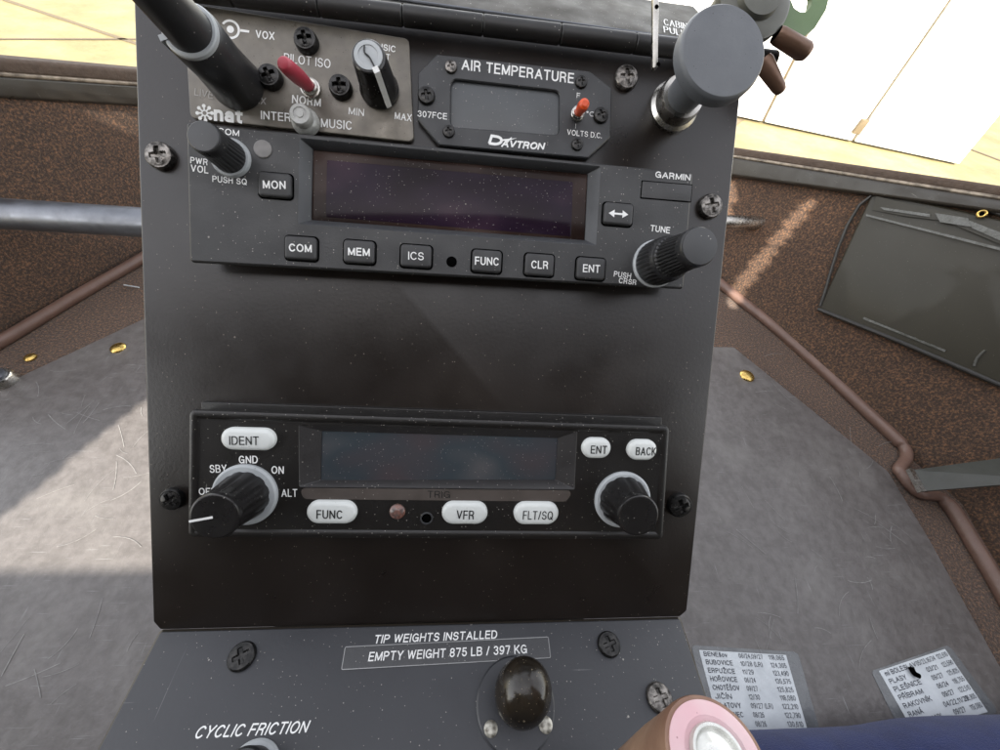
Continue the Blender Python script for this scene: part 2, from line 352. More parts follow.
# --- lettering: a small stroke alphabet (centre lines in a box one cap height tall)
def arc(cx_, cy_, rx, ry, a0, a1):
    n = max(3, int(abs(a1 - a0) / 15)); return [(cx_ + rx * math.cos(math.radians(a0 + (a1 - a0) * i / n)), cy_ + ry * math.sin(math.radians(a0 + (a1 - a0) * i / n))) for i in range(n + 1)]
Pb = [(0, 1), (.34, 1)] + arc(.34, .74, .27, .26, 90, -90) + [(0, .48)]
GL = {
 'A': (.74, [[(0, 0), (.37, 1), (.74, 0)], [(.13, .32), (.61, .32)]]),
 'B': (.63, [[(.38, .52), (0, .52), (0, 0), (.38, 0)] + arc(.38, .26, .25, .26, -90, 90), [(0, .52), (0, 1), (.36, 1)] + arc(.36, .76, .23, .24, 90, -90)]),
 'C': (.70, [arc(.37, .5, .37, .5, 42, 318)]),
 'D': (.68, [[(.3, 0), (0, 0), (0, 1), (.3, 1)] + arc(.3, .5, .38, .5, 90, -90)]),
 'E': (.56, [[(.56, 0), (0, 0), (0, 1), (.55, 1)], [(0, .52), (.51, .52)]]),
 'F': (.53, [[(0, 0), (0, 1), (.53, 1)], [(0, .5), (.47, .5)]]),
 'G': (.73, [arc(.37, .5, .37, .5, 45, 325) , [(.40, .46), (.73, .46), (.73, .02)]]),
 'H': (.66, [[(0, 0), (0, 1)], [(.66, 0), (.66, 1)], [(0, .52), (.66, .52)]]),
 'I': (.0, [[(0, 0), (0, 1)]]),
 'J': (.48, [[(.48, 1), (.48, .28)] + arc(.24, .26, .24, .26, 0, -175)]),
 'K': (.64, [[(0, 0), (0, 1)], [(0, .36), (.60, 1)], [(.2, .56), (.64, 0)]]),
 'L': (.50, [[(0, 1), (0, 0), (.50, 0)]]),
 'M': (.80, [[(0, 0), (0, 1), (.4, .02), (.8, 1), (.8, 0)]]),
 'N': (.68, [[(0, 0), (0, 1), (.68, 0), (.68, 1)]]),
 'O': (.78, [arc(.39, .5, .39, .5, 0, 360)]),
 'P': (.61, [[(0, 0)] + Pb]),
 'Q': (.78, [arc(.39, .5, .39, .5, 0, 360), [(.46, .26), (.76, -.03)]]),
 'R': (.66, [[(0, 0)] + Pb, [(.34, .48), (.54, .36), (.60, 0)]]),
 'S': (.62, [arc(.31, .745, .28, .255, 15, 255) + arc(.31, .255, .31, .255, 82, -165)]),
 'T': (.62, [[(0, 1), (.62, 1)], [(.31, 1), (.31, 0)]]),
 'U': (.66, [[(0, 1), (0, .32)] + arc(.33, .33, .33, .33, 180, 360) + [(.66, 1)]]),
 'V': (.68, [[(0, 1), (.34, 0), (.68, 1)]]),
 'W': (1.0, [[(0, 1), (.25, 0), (.5, .98), (.75, 0), (1, 1)]]),
 'X': (.66, [[(0, 0), (.66, 1)], [(0, 1), (.66, 0)]]),
 'Y': (.66, [[(0, 1), (.33, .42), (.66, 1)], [(.33, .42), (.33, 0)]]),
 'Z': (.62, [[(0, 1), (.62, 1), (0, 0), (.62, 0)]]),
 '0': (.54, [arc(.27, .5, .27, .5, 0, 360)]),
 '1': (.24, [[(0, .76), (.2, .86), (.24, 1), (.24, 0)]]),
 '2': (.54, [arc(.27, .71, .26, .29, 165, -35) + [(0, 0), (.54, 0)]]),
 '3': (.54, [arc(.26, .755, .24, .245, 155, -90) + arc(.27, .26, .27, .26, 90, -160)]),
 '4': (.56, [[(.42, 0), (.42, 1), (0, .29), (.56, .29)]]),
 '5': (.54, [[(.48, 1), (.09, 1), (.04, .49)] + arc(.27, .33, .27, .31, 140, -160)]),
 '6': (.54, [arc(.27, .31, .27, .31, 0, 360), arc(.34, .38, .34, .62, 62, 180)]),
 '7': (.54, [[(0, 1), (.54, 1), (.2, 0)]]),
 '8': (.54, [arc(.27, .755, .23, .245, 0, 360), arc(.27, .26, .27, .26, 0, 360)]),
 '9': (.54, [arc(.27, .69, .27, .31, 0, 360), arc(.20, .62, .34, .62, -118, 0)]),
 '/': (.30, [[(0, 0), (.30, 1)]]), '.': (.0, [[(0, -.02), (0, .06)]]), ',': (.06, [[(.06, .05), (0, -.16)]]),
 '(': (.16, [arc(.30, .45, .30, .65, 120, 240)]), ')': (.16, [arc(-.14, .45, .30, .65, 60, -60)]), ' ': (.12, []),
 '\u00b0': (.22, [arc(.11, .85, .11, .13, 0, 360)]), '-': (.3, [[(0, .4), (.3, .4)]]),
 'l': (.0, [[(0, 0), (0, 1)]]), 'm': (.7, [[(0, 0), (0, .68)], arc(.175, .48, .175, .2, 180, 0) + [(.35, 0)], [(.35, .48)] + arc(.525, .48, .175, .2, 180, 0) + [(.7, 0)]]),
 'n': (.44, [[(0, 0), (0, .74)], [(0, .46)] + arc(.22, .48, .22, .26, 180, 0) + [(.44, 0)]]),
 'a': (.46, [arc(.24, .52, .2, .2, 160, 0) + [(.44, 0)], arc(.22, .2, .22, .2, 60, 360)]),
 't': (.30, [[(.12, 1), (.12, .16)] + arc(.26, .14, .14, .14, 180, 270), [(0, .7), (.3, .7)]]),
 'o': (.44, [arc(.22, .34, .22, .34, 0, 360)]), 'v': (.44, [[(0, .68), (.22, 0), (.44, .68)]]),
 's': (.40, [arc(.20, .51, .18, .17, 15, 255) + arc(.20, .17, .20, .17, 82, -165)]),
}
ACC = {'\u0160': ('S', 1), '\u0161': ('s', 1), '\u010c': ('C', 1), '\u0158': ('R', 1), '\u011a': ('E', 1), '\u017d': ('Z', 1), '\u00cd': ('I', 0), '\u00c1': ('A', 0)}
for k_, (g_, car) in ACC.items():
    w0, st_ = GL[g_]; m_ = w0 / 2; y0 = 1.12 if g_ != 's' else .82
    GL[k_] = (w0, st_ + [[(m_ - .15, y0 + .2), (m_, y0), (m_ + .15, y0 + .2)] if car else [(m_ - .02, y0), (m_ + .12, y0 + .2)]])
GL['a'] = (.46, [arc(.24, .50, .2, .22, 160, 0) + [(.44, 0)], arc(.22, .2, .22, .2, 0, 360)])
def ribbon(bm, pts, hw, z, ext=.98, ext2=.98):
    """flat ribbon of half width hw along pts, mitred"""
    p2 = [pts[0]]
    for p in pts[1:]:
        if (p - p2[-1]).length > hw * .15: p2.append(p)
    pts = p2
    for i in range(1, len(pts) - 1):                      # sharp corner: two separate ribbons
        u, v = pts[i] - pts[i - 1], pts[i + 1] - pts[i]
        if u.angle(v) > math.radians(100):
            ribbon(bm, pts[:i + 1], hw, z, ext, .25); ribbon(bm, pts[i:], hw, z + .000022, .25, ext2); return
    if len(pts) < 2: return
    closed = (pts[0] - pts[-1]).length < hw * .3 and len(pts) > 4
    if closed: pts = pts[:-1]
    n = len(pts); Ls = []
    for i in range(n):
        a = pts[i - 1] if (i > 0 or closed) else None; b = pts[i]; c = pts[(i + 1) % n] if (i < n - 1 or closed) else None
        u = (b - a).normalized() if a is not None else (c - b).normalized(); v = (c - b).normalized() if c is not None else u
        n1, n2 = Vector((-u.y, u.x)), Vector((-v.y, v.x)); k = n1 + n2
        if k.length < .35: k = n1
        else: k = k / max(k.dot(n1), .62)
        q = b.copy()
        if not closed and i == 0: q = b - u * hw * ext
        if not closed and i == n - 1: q = b + u * hw * ext2
        Ls.append((bm.verts.new((*(q + k * hw), z)), bm.verts.new((*(q - k * hw), z))))
    for i in range(n if closed else n - 1):
        j = (i + 1) % n
        bm.faces.new((Ls[i][0], Ls[i][1], Ls[j][1], Ls[j][0]))
def text_bm(items, F=PANEL, depth=.00008):
    """items: (string, (x0,y0), (x1,y1), cap_px, h, bold, shear) baseline ends in photo pixels on plane z=h"""
    bm = bmesh.new()
    for it in items:
        s, p0, p1, cap, h = it[:5]; bold = it[5] if len(it) > 5 else 0; shear = it[6] if len(it) > 6 else 0
        if isinstance(p0, Vector): a, b, ch = p0, p1, cap
        else:
            a, b = hit(*p0, F, h), hit(*p1, F, h); ch = (hit(p0[0], p0[1] - cap, F, h) - a).length
        a2, b2 = Vector((a.x, a.y)), Vector((b.x, b.y)); d = b2 - a2; wd = d.length; d.normalize(); e = Vector((-d.y, d.x))
        t = min(.135 + .04 * bold, .27) * ch; t = min(t, .2 * wd / len(s)) if bold < 1.5 else t                      # stroke width, metres
        gap = .17 - .02 * bold if bold < 1.5 else .07
        units = sum(GL[c][0] for c in s) + gap * (len(s) - 1); kx = (wd - t * len(s)) / max(units, 1e-6)
        if units < .02: kx = 0
        x = t / 2; hh = ch - t
        for c in s:
            w_, strokes = GL[c]
            for j, st in enumerate(strokes):
                pts = []
                for (u, v) in st:
                    X = x + u * kx; Y = t / 2 + v * hh; pts.append(a2 + d * (X + shear * Y) + e * Y)
                ribbon(bm, pts, t / 2, h + depth + j * .00004)
            x += w_ * kx + t + gap * kx
    return bm

# --- repeated small parts
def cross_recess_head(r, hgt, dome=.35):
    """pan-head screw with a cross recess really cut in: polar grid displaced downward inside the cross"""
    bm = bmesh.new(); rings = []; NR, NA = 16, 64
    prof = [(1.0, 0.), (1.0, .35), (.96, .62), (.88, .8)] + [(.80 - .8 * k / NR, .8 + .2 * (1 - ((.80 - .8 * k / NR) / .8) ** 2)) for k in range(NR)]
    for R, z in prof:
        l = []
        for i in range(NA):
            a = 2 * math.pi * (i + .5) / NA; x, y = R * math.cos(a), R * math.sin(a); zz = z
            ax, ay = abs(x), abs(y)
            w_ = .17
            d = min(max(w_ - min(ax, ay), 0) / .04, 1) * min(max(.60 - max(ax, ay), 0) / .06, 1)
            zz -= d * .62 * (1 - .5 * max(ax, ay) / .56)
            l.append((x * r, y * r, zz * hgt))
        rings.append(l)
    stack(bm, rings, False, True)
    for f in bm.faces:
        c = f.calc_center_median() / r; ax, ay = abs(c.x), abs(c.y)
        if min(ax, ay) < .165 and max(ax, ay) < .60: f.material_index = 1  # recess shade put in as black colour; the cut is too shallow to darken
    return bm
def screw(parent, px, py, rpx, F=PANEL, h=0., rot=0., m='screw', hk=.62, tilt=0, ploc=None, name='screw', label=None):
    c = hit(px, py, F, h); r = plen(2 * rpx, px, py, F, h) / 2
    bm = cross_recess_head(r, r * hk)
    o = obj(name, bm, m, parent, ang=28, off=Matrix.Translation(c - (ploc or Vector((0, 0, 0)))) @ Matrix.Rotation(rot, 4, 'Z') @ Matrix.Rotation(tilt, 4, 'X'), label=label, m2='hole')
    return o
def knob_geom(base, tip, rb, rt, F=PANEL, h=0.):
    b = hit(*base, F, h); best = None
    for k in range(1, 900):
        hh = k * .0001
        p = proj(F @ Vector((b.x, b.y, h + hh))); e = (p[0] - tip[0]) ** 2 + (p[1] - tip[1]) ** 2
        if best is None or e < best[0]: best = (e, hh)
    H = best[1]
    zb = proj(F @ b)[2]; zt = proj(F @ Vector((b.x, b.y, h + H)))[2]
    return b, H, rb * zb / FPX, rt * zt / FPX

# =================================================================== SETTING
def struct(name, bm, m, F=FLOOR, label=None):
    o = obj(name, bm, m, None, F); o['kind'] = 'structure'
    return o
bm = bmesh.new(); vs = [bm.verts.new(v) for v in ((-150, -150, -.62), (150, -150, -.62), (150, 150, -.62), (-150, 150, -.62))]; bm.faces.new(vs)
struct('ground', bm, 'ground')
def strip(bm, a, b, wd, z):
    a, b = Vector(a), Vector(b); d = (b - a).normalized(); s = Vector((-d.y, d.x, 0)) * wd / 2
    f = [bm.verts.new((p.x, p.y, z)) for p in (a + s, b + s, b - s, a - s)]; bm.faces.new(f)
bm = bmesh.new()
G = Matrix.Translation((0, 0, -.616))
for p, q, wd in (((-60, -22), (180, 58), .035), ((-60, 38.5), (190, 39), .03), ((880, 115), (1040, 175), .03), ((700, 148), (780, 92), .04)):
    strip(bm, whit(*p, G), whit(*q, G), wd, -.616)
struct('pavement_joints', bm, 'gap')

# cabin floor, carpet walls
def wall_plane(a, b, c):
    x = (b - a).normalized(); n = x.cross(c - a).normalized(); y = n.cross(x)
    if n.dot(CAMP - a) < 0: n = -n; x = -x; y = n.cross(x)
    return frame(a, x, y, n)
fA, fB, fC = whit(720, 285, FLOOR), whit(906, 455, FLOOR), whit(1000, 612, FLOOR)
sillR = whit(870, 200, Matrix.Translation((0, 0, .19)))
WR = wall_plane(fA, fB, sillR)
gA, gB = whit(143, 255, FLOOR), whit(0, 340, FLOOR)
sillL = whit(70, 100, Matrix.Translation((0, 0, .19)))
WL = wall_plane(gA, gB, sillL)
def grid_quad(bm, a, b, c, d, n=1):
    f = [bm.verts.new(v) for v in (a, b, c, d)]; bm.faces.new(f)
bm = bmesh.new()
f = [bm.verts.new(v) for v in ((-1.0, -.75, 0), (1.0, -.75, 0), (1.0, 1.0, 0), (-1.0, 1.0, 0))]; bm.faces.new(f)
struct('floor', bm, 'carpet')
tr0, tr1 = whit(700, 172, WR), whit(1060, 250, WR)
bm = bmesh.new()
fm = whit(660, 226, WR); 
base = [whit(x, y, FLOOR) for x, y in ((910, 458), (940, 484), (962, 504), (983, 540), (1014, 590), (1079, 705))]
f = [bm.verts.new(v) for v in (whit(640, 207, WR), fA, base[0], whit(1060, 300, WR), whit(1060, 206, WR), whit(640, 139, WR))]
bm.faces.new(f)
topw = [whit(1060, 300, WR)] + [p + Vector((.06 + .012 * i, 0, .21)) for i, p in enumerate(base[1:])]
vb = [bm.verts.new(p) for p in base]; vt = [bm.verts.new(p) for p in topw]
for i in range(5): bm.faces.new((vb[i], vb[i + 1], vt[i + 1], vt[i]))
struct('wall_right', bm, 'carpet')
bm = bmesh.new()
tl0, tl1 = whit(200, 110, WL), whit(-80, 92, WL)
f = [bm.verts.new(v) for v in (whit(230, 203, WL), gA, gB, whit(-160, 435, WL), whit(-160, 56, WL), whit(230, 88, WL))]
bm.faces.new(f)
struct('wall_left', bm, 'carpet')

# window rails: rubber seal above, painted rail below
def rail(name, WP, pts_top, pts_mid, pts_bot, thick, label):
    t = thing(name, label, 'window frame', WP)
    def bar(pa, pb, z0, z1, bev):
        b = bmesh.new(); q = [hit(*p, WP, z1) for p in (pa[0], pa[1], pb[1], pb[0])]
        return slab(q, z0, z1, .002, bev, 4, True, b)
    obj('seal', bar(pts_top, pts_mid, -.02, thick * .6, .004), 'seal', t)
    obj('rail', bar([(p[0], p[1] + .6) for p in pts_mid], pts_bot, -.01, thick, .0035), 'rail', t)
    b = bmesh.new(); tube([hit(*pts_mid[0], WP, thick * .85), hit(*pts_mid[1], WP, thick * .85)], .0022, 10, b); obj('bead', b, 'beadm', t)
    return t
rail('window_frame', WR, [(690, 140.5), (1080, 196.5)], [(690, 149.6), (1080, 210.5)], [(690, 170), (1080, 224)], .012, 'brown and grey window rail below the white door on the right')
rail('window_frame', WL, [(250, 79), (-120, 48)], [(250, 92), (-120, 66)], [(250, 113), (-120, 92)], .004, 'scratched brown window rail at the upper left beside the console')

# unseen light blockers added around the cabin; roof gaps shaped to cast sun patches
RZ = 1.05
def back(p): t = (RZ - p.z) / SUN.z; q = p + SUN * t; return (q.x, q.y)
holes = [[back(whit(x, y, FLOOR)) for x, y in ((-60, 556), (0, 520), (138, 408), (330, 300), (330, 573), (-60, 576))],
         [back(whit(x, y, WL)) for x, y in ((88, 106), (160, 110), (160, 142), (128, 134), (104, 121))],
         [back(whit(x, y, WR)) for x, y in ((805, 198), (816, 204), (752, 286), (722, 318), (716, 306), (742, 272))],
         [back(whit(x, y, WR)) for x, y in ((724, 182), (738, 186), (733, 212), (722, 238), (714, 244))]]
def inside(x, y, pl):
    c = False; n = len(pl)
    for i in range(n):
        (x0, y0), (x1, y1) = pl[i], pl[i - 1]
        if (y0 > y) != (y1 > y) and x < (x1 - x0) * (y - y0) / (y1 - y0) + x0: c = not c
    return c
bm = bmesh.new(); gv = {}; ST = .008; NX, NY = 305, 133                  # fine grid, cells inside a gap left out
def gvert(i, j):
    if (i, j) not in gv: gv[(i, j)] = bm.verts.new((-1.35 + i * ST, -1.4 + j * ST, 0))
    return gv[(i, j)]
for i in range(NX):
    for j in range(NY):
        mx_, my_ = -1.35 + (i + .5) * ST, -1.4 + (j + .5) * ST
        if not any(inside(mx_, my_, h_) for h_ in holes): bm.faces.new((gvert(i, j), gvert(i + 1, j), gvert(i + 1, j + 1), gvert(i, j + 1)))
r_ = bmesh.ops.extrude_face_region(bm, geom=bm.faces[:])
bmesh.ops.translate(bm, vec=(0, 0, .004), verts=[g for g in r_['geom'] if isinstance(g, bmesh.types.BMVert)])
struct('roof_light_blocker', bm, 'roof', Matrix.Translation((0, 0, RZ)))  # unseen, added to shade the console; cut-outs placed for the sun patches
bm = bmesh.new(); bmesh.ops.create_cube(bm, size=1, matrix=Matrix.Translation((0, -1.38, .52)) @ Matrix.Diagonal((2.6, .04, 1.04, 1)))
bmesh.ops.create_cube(bm, size=1, matrix=Matrix.Translation((0, -.52, .40)) @ Matrix.Diagonal((.80, .06, .80, 1)))
struct('rear_light_blocker', bm, 'bulk')  # unseen rear slab and seat-back block added to darken console reflections
for sx in (-1, 1):
    bm = bmesh.new(); bmesh.ops.create_cube(bm, size=1, matrix=Matrix.Translation((sx * .80, -.65, .05)) @ Matrix.Diagonal((.03, 1.3, .5, 1)))
    bmesh.ops.create_cube(bm, size=1, matrix=Matrix.Translation((sx * .84, -.93, .52)) @ Matrix.Diagonal((.03, .84, 1.04, 1)))
    struct('side_light_blocker', bm, 'bulk')  # unseen, added to stop bright ground light from the sides

# hangar door outside
dA, dB = whit(739, 117, G), whit(957, 164, G)
DOOR = wall_plane(dA, dB, dA + Vector((0, 0, 1)))
t = thing('hangar_door', 'white folding hangar door standing on the pale ground outside', 'door', DOOR)
def onl(p, q, y): return (p[0] + (q[0] - p[0]) * (y - p[1]) / (q[1] - p[1]), y)
lnA = ((762, 121), (793, 59)); lnB = ((852, 139), (948, 0)); lnC = ((957, 164), (1000, 112)); lnZ = ((640, 96), (640, 0))
base_y = lambda x: 117 + (x - 739) * 47 / 218
cols = [(lnZ, lnA), (lnA, lnB), (lnB, lnC)]
for (l0, l1) in cols:
    def foot(l):
        x, y = l[0]
        for _ in range(20): x, y = onl(l[0], l[1], base_y(x))
        return (x, y)
    p0, p1 = foot(l0), foot(l1); q0, q1 = onl(*l0, -130), onl(*l1, -130)
    q = [hit(*p, DOOR) for p in (q0, q1, p1, p0)]
    obj('door_panel', slab(q, 0, .04, .004, .01, 3, bm=bmesh.new()) if 0 else slab(poly_offset(q, .012), 0, .04, .004, .01, 3), 'door', t)
q = [hit(*p, DOOR) for p in (onl(*lnZ, -135), onl(*lnC, -135), (957, 164), (640, 96))]
obj('door_backing', slab(poly_offset(q, .004), -.03, .002, .004, .002, 3), 'gap', t)
q = rect(860, 126, 8, 12, DOOR, .045); ob = obj('hinge', slab(q, .03, .07, .004, .004, 3), 'gap', t)

# =================================================================== FLOOR LEVEL THINGS
def on_floor_slab(name, px, z0, z1, m, label, cat, r=.006, group=None):
    t = thing(name, label, cat, FLOOR)
    return t
def rivet(parent, px, py, rp, z):
    c = hit(px, py, FLOOR, z); r = plen(2 * rp, px, py, FLOOR, z) / 2
    prof = [(r * math.cos(a), r * .45 * math.sin(a)) for a in [k * math.pi / 2 / 6 for k in range(6)]]
    obj('rivet', lathe(prof, 24), 'brass', parent, off=Matrix.Translation(c))
t = thing('scuff_plate', 'grey plastic floor plate left of the console with a bright sun patch', 'floor plate', FLOOR, group='scuffed floor plates')
obj('plate', slab(quad([(147, 317), (300, 300), (500, 500), (500, 1100), (-400, 1100), (-260, 540), (-110, 437)], FLOOR, .004), 0, .004, .006, .0012), 'plate', t)
rivet(t, 118, 348, 7.5, .004)
t = thing('scuff_plate', 'purple grey plastic floor plate right of the console under the two cards', 'floor plate', FLOOR, group='scuffed floor plates')
obj('plate', slab(quad([(560, 345), (734, 347), (888, 471), (930, 540), (1030, 720), (1190, 1100), (500, 1100)], FLOOR, .004), 0, .004, .006, .0012), 'plate', t)
rivet(t, 747, 376, 6.5, .004)
o = obj('brass_rivet', lathe([(.006, 0), (.006, .002), (.004, .0035), (.0015, .004)], 24), 'brass', None, Matrix.Translation(whit(31, 358, FLOOR)))
tag(o, 'small brass stud in the carpet above the left floor plate', 'stud')
t = thing('roller', 'small grey metal roller on the carpet at the left edge', 'roller', FLOOR, hit(8, 383, FLOOR))
a = plen(26, 8, 372, FLOOR, .01) / 2
obj('body', lathe([(a, 0), (a, .012), (a * .9, .014), (a * .5, .014)], 40), 'steel', t)
obj('cap', lathe([(a * .75, .0135), (a * .7, .0165), (a * .3, .017)], 40), 'alu', t)

o = obj('straw', tube([whit(124, 285, Matrix.Translation((0, 0, .003))), whit(139, 287.5, Matrix.Translation((0, 0, .003)))], .0009, 8), 'paper', None, FLOOR); tag(o, 'tiny pale straw lying on the carpet under the left piping', 'straw')
def scuffs(pl, centres, z):
    me = pl.data; bm = bmesh.new(); bm.from_mesh(me); n0 = len(bm.faces)
    for (px, py, n, sp) in centres:
        for i in range(n):
            a = random.uniform(0, math.pi); L_ = random.uniform(.008, .035); c = whit(px + random.gauss(0, sp), py + random.gauss(0, sp), Matrix.Translation((0, 0, z)))
            bend = random.uniform(-.4, .4); pts = []
            for k in range(7):
                t_ = k / 6 - .5; pts.append(Vector((c.x + math.cos(a + bend * t_) * L_ * t_, c.y + math.sin(a + bend * t_) * L_ * t_)))
            ribbon(bm, pts, random.uniform(.00012, .00035), z + i * .00001)
    bm.faces.ensure_lookup_table()
    for f in bm.faces[n0:]: f.material_index = 1
    bm.to_mesh(me); bm.free(); me.materials.append(M['scuff']); me.set_sharp_from_angle(angle=math.radians(35))
M['scuff'] = mat('pale_scuff', (.27, .26, .25), .5, ns=300, col2=(.17, .165, .16))
plates = [o for o in bpy.data.objects if o.name.startswith('scuff_plate')]
plates = [[c for c in o.children if c.name.startswith('plate')][0] for o in plates]
scuffs(plates[0], ((60, 400, 10, 22), (50, 455, 8, 30), (100, 500, 10, 26), (60, 640, 10, 40), (110, 440, 5, 16)), .0043)
scuffs(plates[1], ((765, 385, 10, 12), (860, 470, 6, 25), (885, 525, 9, 9), (790, 540, 8, 40), (850, 600, 8, 40), (770, 620, 6, 20)), .0043)
# piping
Zt = Matrix.Translation((0, 0, .006))
path = smooth_path([whit(x, y, Zt) for x, y in ((640, 213), (721, 284), (772, 325), (820, 367), (862, 407), (895, 438), (905, 449), (906, 459), (899, 469), (902, 475), (911, 486), (921, 494), (937, 496), (946, 502), (956, 514), (975, 546), (1000, 588), (1050, 680))], 6)
rr = plen(9.5, 800, 352, Zt) / 2; krs = [rr * (.78 if 32 < i < 78 else .95) for i in range(len(path))]
o = obj('edge_piping', tube(path, rr, 16, rs=krs), 'trim', None, FLOOR, ang=60); tag(o, 'brown vinyl piping with a kink, along the carpet right of the console', 'piping')
path = smooth_path([whit(x, y, Zt) for x, y in ((-120, 408), (0, 342), (70, 300), (146, 256), (240, 200))], 6)
rr = plen(15, 60, 302, Zt) / 2
o = obj('edge_piping', tube(path, rr * .85, 16), 'trim', None, FLOOR, ang=60); tag(o, 'straight brown vinyl piping rising to the left side of the console', 'piping')
# tubes
Z2 = Matrix.Translation((0, 0, .14))
t0, t1 = whit(-120, 206, Z2), whit(180, 225, Z2); rr = plenv(21, 70, 217, Z2) / 2
o = obj('metal_tube', tube([t0, t1], rr * .74, 32), 'alu', None, FLOOR, ang=60); tag(o, 'thick silver tube running across the left carpet into the console', 'tube')
Z3 = Matrix.Translation((0, 0, .10))
t = thing('push_rod', 'short thin silver rod with a round end flange, right of the console', 'rod', FLOOR)
t0, t1 = whit(690, 221, Z3), whit(770, 223, Z3); rr = plenv(11, 740, 222, Z3) / 2
obj('rod', tube([t0, t1], rr * .58, 24), 'steel', t)
d = (t1 - t0).normalized(); obj('flange', tube([t1 - d * .0005, t1 + d * .0012], rr * 1.6, 24), 'steel', t)
obj('nut', tube([t1 - d * .012, t1 - d * .006], rr * .72, 6), 'steel', t)

# bracket bar on the right
t = thing('flat_bracket', 'flat grey metal bar reaching in from the right edge', 'bracket', FLOOR)
def pt(x, y, z): return whit(x, y, Matrix.Translation((0, 0, z)))
def plate3(c, th):
    n = (c[1] - c[0]).cross(c[3] - c[0]).normalized(); n = n if n.z > 0 else -n
    b = bmesh.new(); return stack(b, [[p - n * th for p in c], [p for p in c]], True, True)
obj('bar', plate3([pt(912, 470, .03), pt(1060, 450, .10), pt(1060, 480, .10), pt(924, 491, .03)], .003), 'pedal', t)
obj('end_cap', plate3([pt(909.5, 468.5, .032), pt(914, 469, .032), pt(926.5, 491, .032), pt(921.5, 491.5, .032)], .005), 'steel', t)

# pouch on right wall
t = thing('map_pouch', 'smoky clear vinyl map pouch fixed to the right carpet wall', 'pouch', WR)
PQ = [(873, 190), (1080, 238), (1080, 418), (1000, 386), (818, 309)]
q = quad(PQ, WR, .006)
obj('pocket', slab(q, .0, .006, .006, .003), 'vinyl', t)
wl = [hit(x, y, WR, .006) for x, y in ((820, 306), (876, 192), (1080, 240))]
obj('welt', tube(smooth_path(wl, 6), .0022, 10), 'pouchwelt', t)
wl = [hit(x, y, WR, .006) for x, y in ((818, 309), (900, 342), (1000, 385), (1080, 420))]
obj('welt', tube(smooth_path(wl, 6), .0028, 10), 'pouchwelt', t)
fl = bmesh.new(); top = [(876, 196), (905, 203), (950, 213), (1000, 226), (1080, 245)]; bot = [(872, 210), (905, 216), (945, 221), (1000, 244), (1080, 268)]
vt = [fl.verts.new(hit(x, y, WR, .0068 + random.uniform(0, .003))) for x, y in top]; vb = [fl.verts.new(hit(x, y, WR, .0068 + random.uniform(0, .003))) for x, y in bot]
for i in range(4): fl.faces.new((vt[i], vt[i + 1], vb[i + 1], vb[i]))
obj('flap', fl, 'vinyl', t)
fl = bmesh.new()
for (a1, a2, b1, b2) in (((880, 207), (930, 214), (884, 210), (930, 217)), ((935, 213), (968, 218), (940, 222), (972, 227)), ((968, 220), (1010, 236), (972, 228), (1010, 245)), ((866, 214), (1010, 250), (866, 216), (1010, 253))):
    fl.faces.new([fl.verts.new(hit(*p, WR, .0108)) for p in (a1, a2, b2, b1)])
obj('crease', fl, 'fold', t)
c = hit(982, 214, WR, .011); r = plen(12, 982, 214, WR, .011) / 2
obj('grommet', lathe([(r, 0), (r * .95, .001), (r * .75, .0015), (r * .5, .001), (r * .5, 0)], 32, cap1=False), 'brass', t, off=Matrix.Translation(c))
obj('grommet_hole', lathe([(r * .5, 0), (r * .45, .0002)], 24), 'hole', t, off=Matrix.Translation(c))
fl = bmesh.new(); stack(fl, [L3(roundpoly(quad([(864, 317), (946, 350), (945, 352), (863, 319)], WR, .0065), .0005), .0065), L3(roundpoly(quad([(864, 317), (946, 350), (945, 352), (863, 319)], WR, .0065), .0005), .0078)])
obj('seam', fl, 'fold', t)
t2 = tube(smooth_path([hit(x, y, WR, .007) for x, y in ((985, 350), (977, 358), (974, 366))], 5), .0012, 8)
obj('thread', t2, 'fold', t)

# frequency cards
def bil(q, u, v): return (q[0] * (1 - u) + q[1] * u) * (1 - v) + (q[3] * (1 - u) + q[2] * u) * v
def card(label, lam, sheet, rows):
    t = thing('frequency_card', label, 'card', FLOOR, group='laminated frequency cards')
    z = .0045
    obj('laminate', slab(quad(lam, FLOOR, z), z - .0003, z, .004, .0001), 'laminate', t)
    q = quad(sheet, FLOOR, z + .0002)
    sh = obj('sheet', slab(q, z, z + .0003, .0004, .0001), 'paper', t)
    it = []
    for cells in rows:
        for s, u0, u1, v in cells:
            a, b = bil(q, u0, v), bil(q, u1, v); a.z = b.z = z + .0004
            it.append((s, a, b, (q[3] - q[0]).length * CAPV, z + .0004, .5))
    obj('lettering', text_bm(it, FLOOR, .0002), 'ink', sh)
CAPV = .062
R1 = [('BENEšov', '06/24,09/27', '118,065'), ('BUBOVICE', '10/28 (LR)', '124,305'), ('ERPUŽICE', '11/29', '123,490'), ('HOŘOVICE', '06/24', '135,575'), ('CHOTĚŠOV', '09/27', '125,825'),
      ('JIČÍN', '12/30', '118,080'), ('KLATOVY', '09/27 (LR)', '122,210'), ('KAMENEC', '08/26', '122,790'), ('', '08/26', '130,610')]
rows = []
for i, (a, b, c) in enumerate(R1):
    v = .075 + i * .104; r = []
    if a: r.append((a, .04, .04 + .038 * len(a), v))
    r.append((b, .44 - .003 * i, .44 - .003 * i + .025 * len(b), v)); r.append((c, .785, .965, v)); rows.append(r)
card('laminated white card of frequencies lying right against the console', [(691, 645), (798, 652), (822, 738), (716, 745)], [(699, 650), (786, 655), (809, 735), (721.5, 735)], rows)
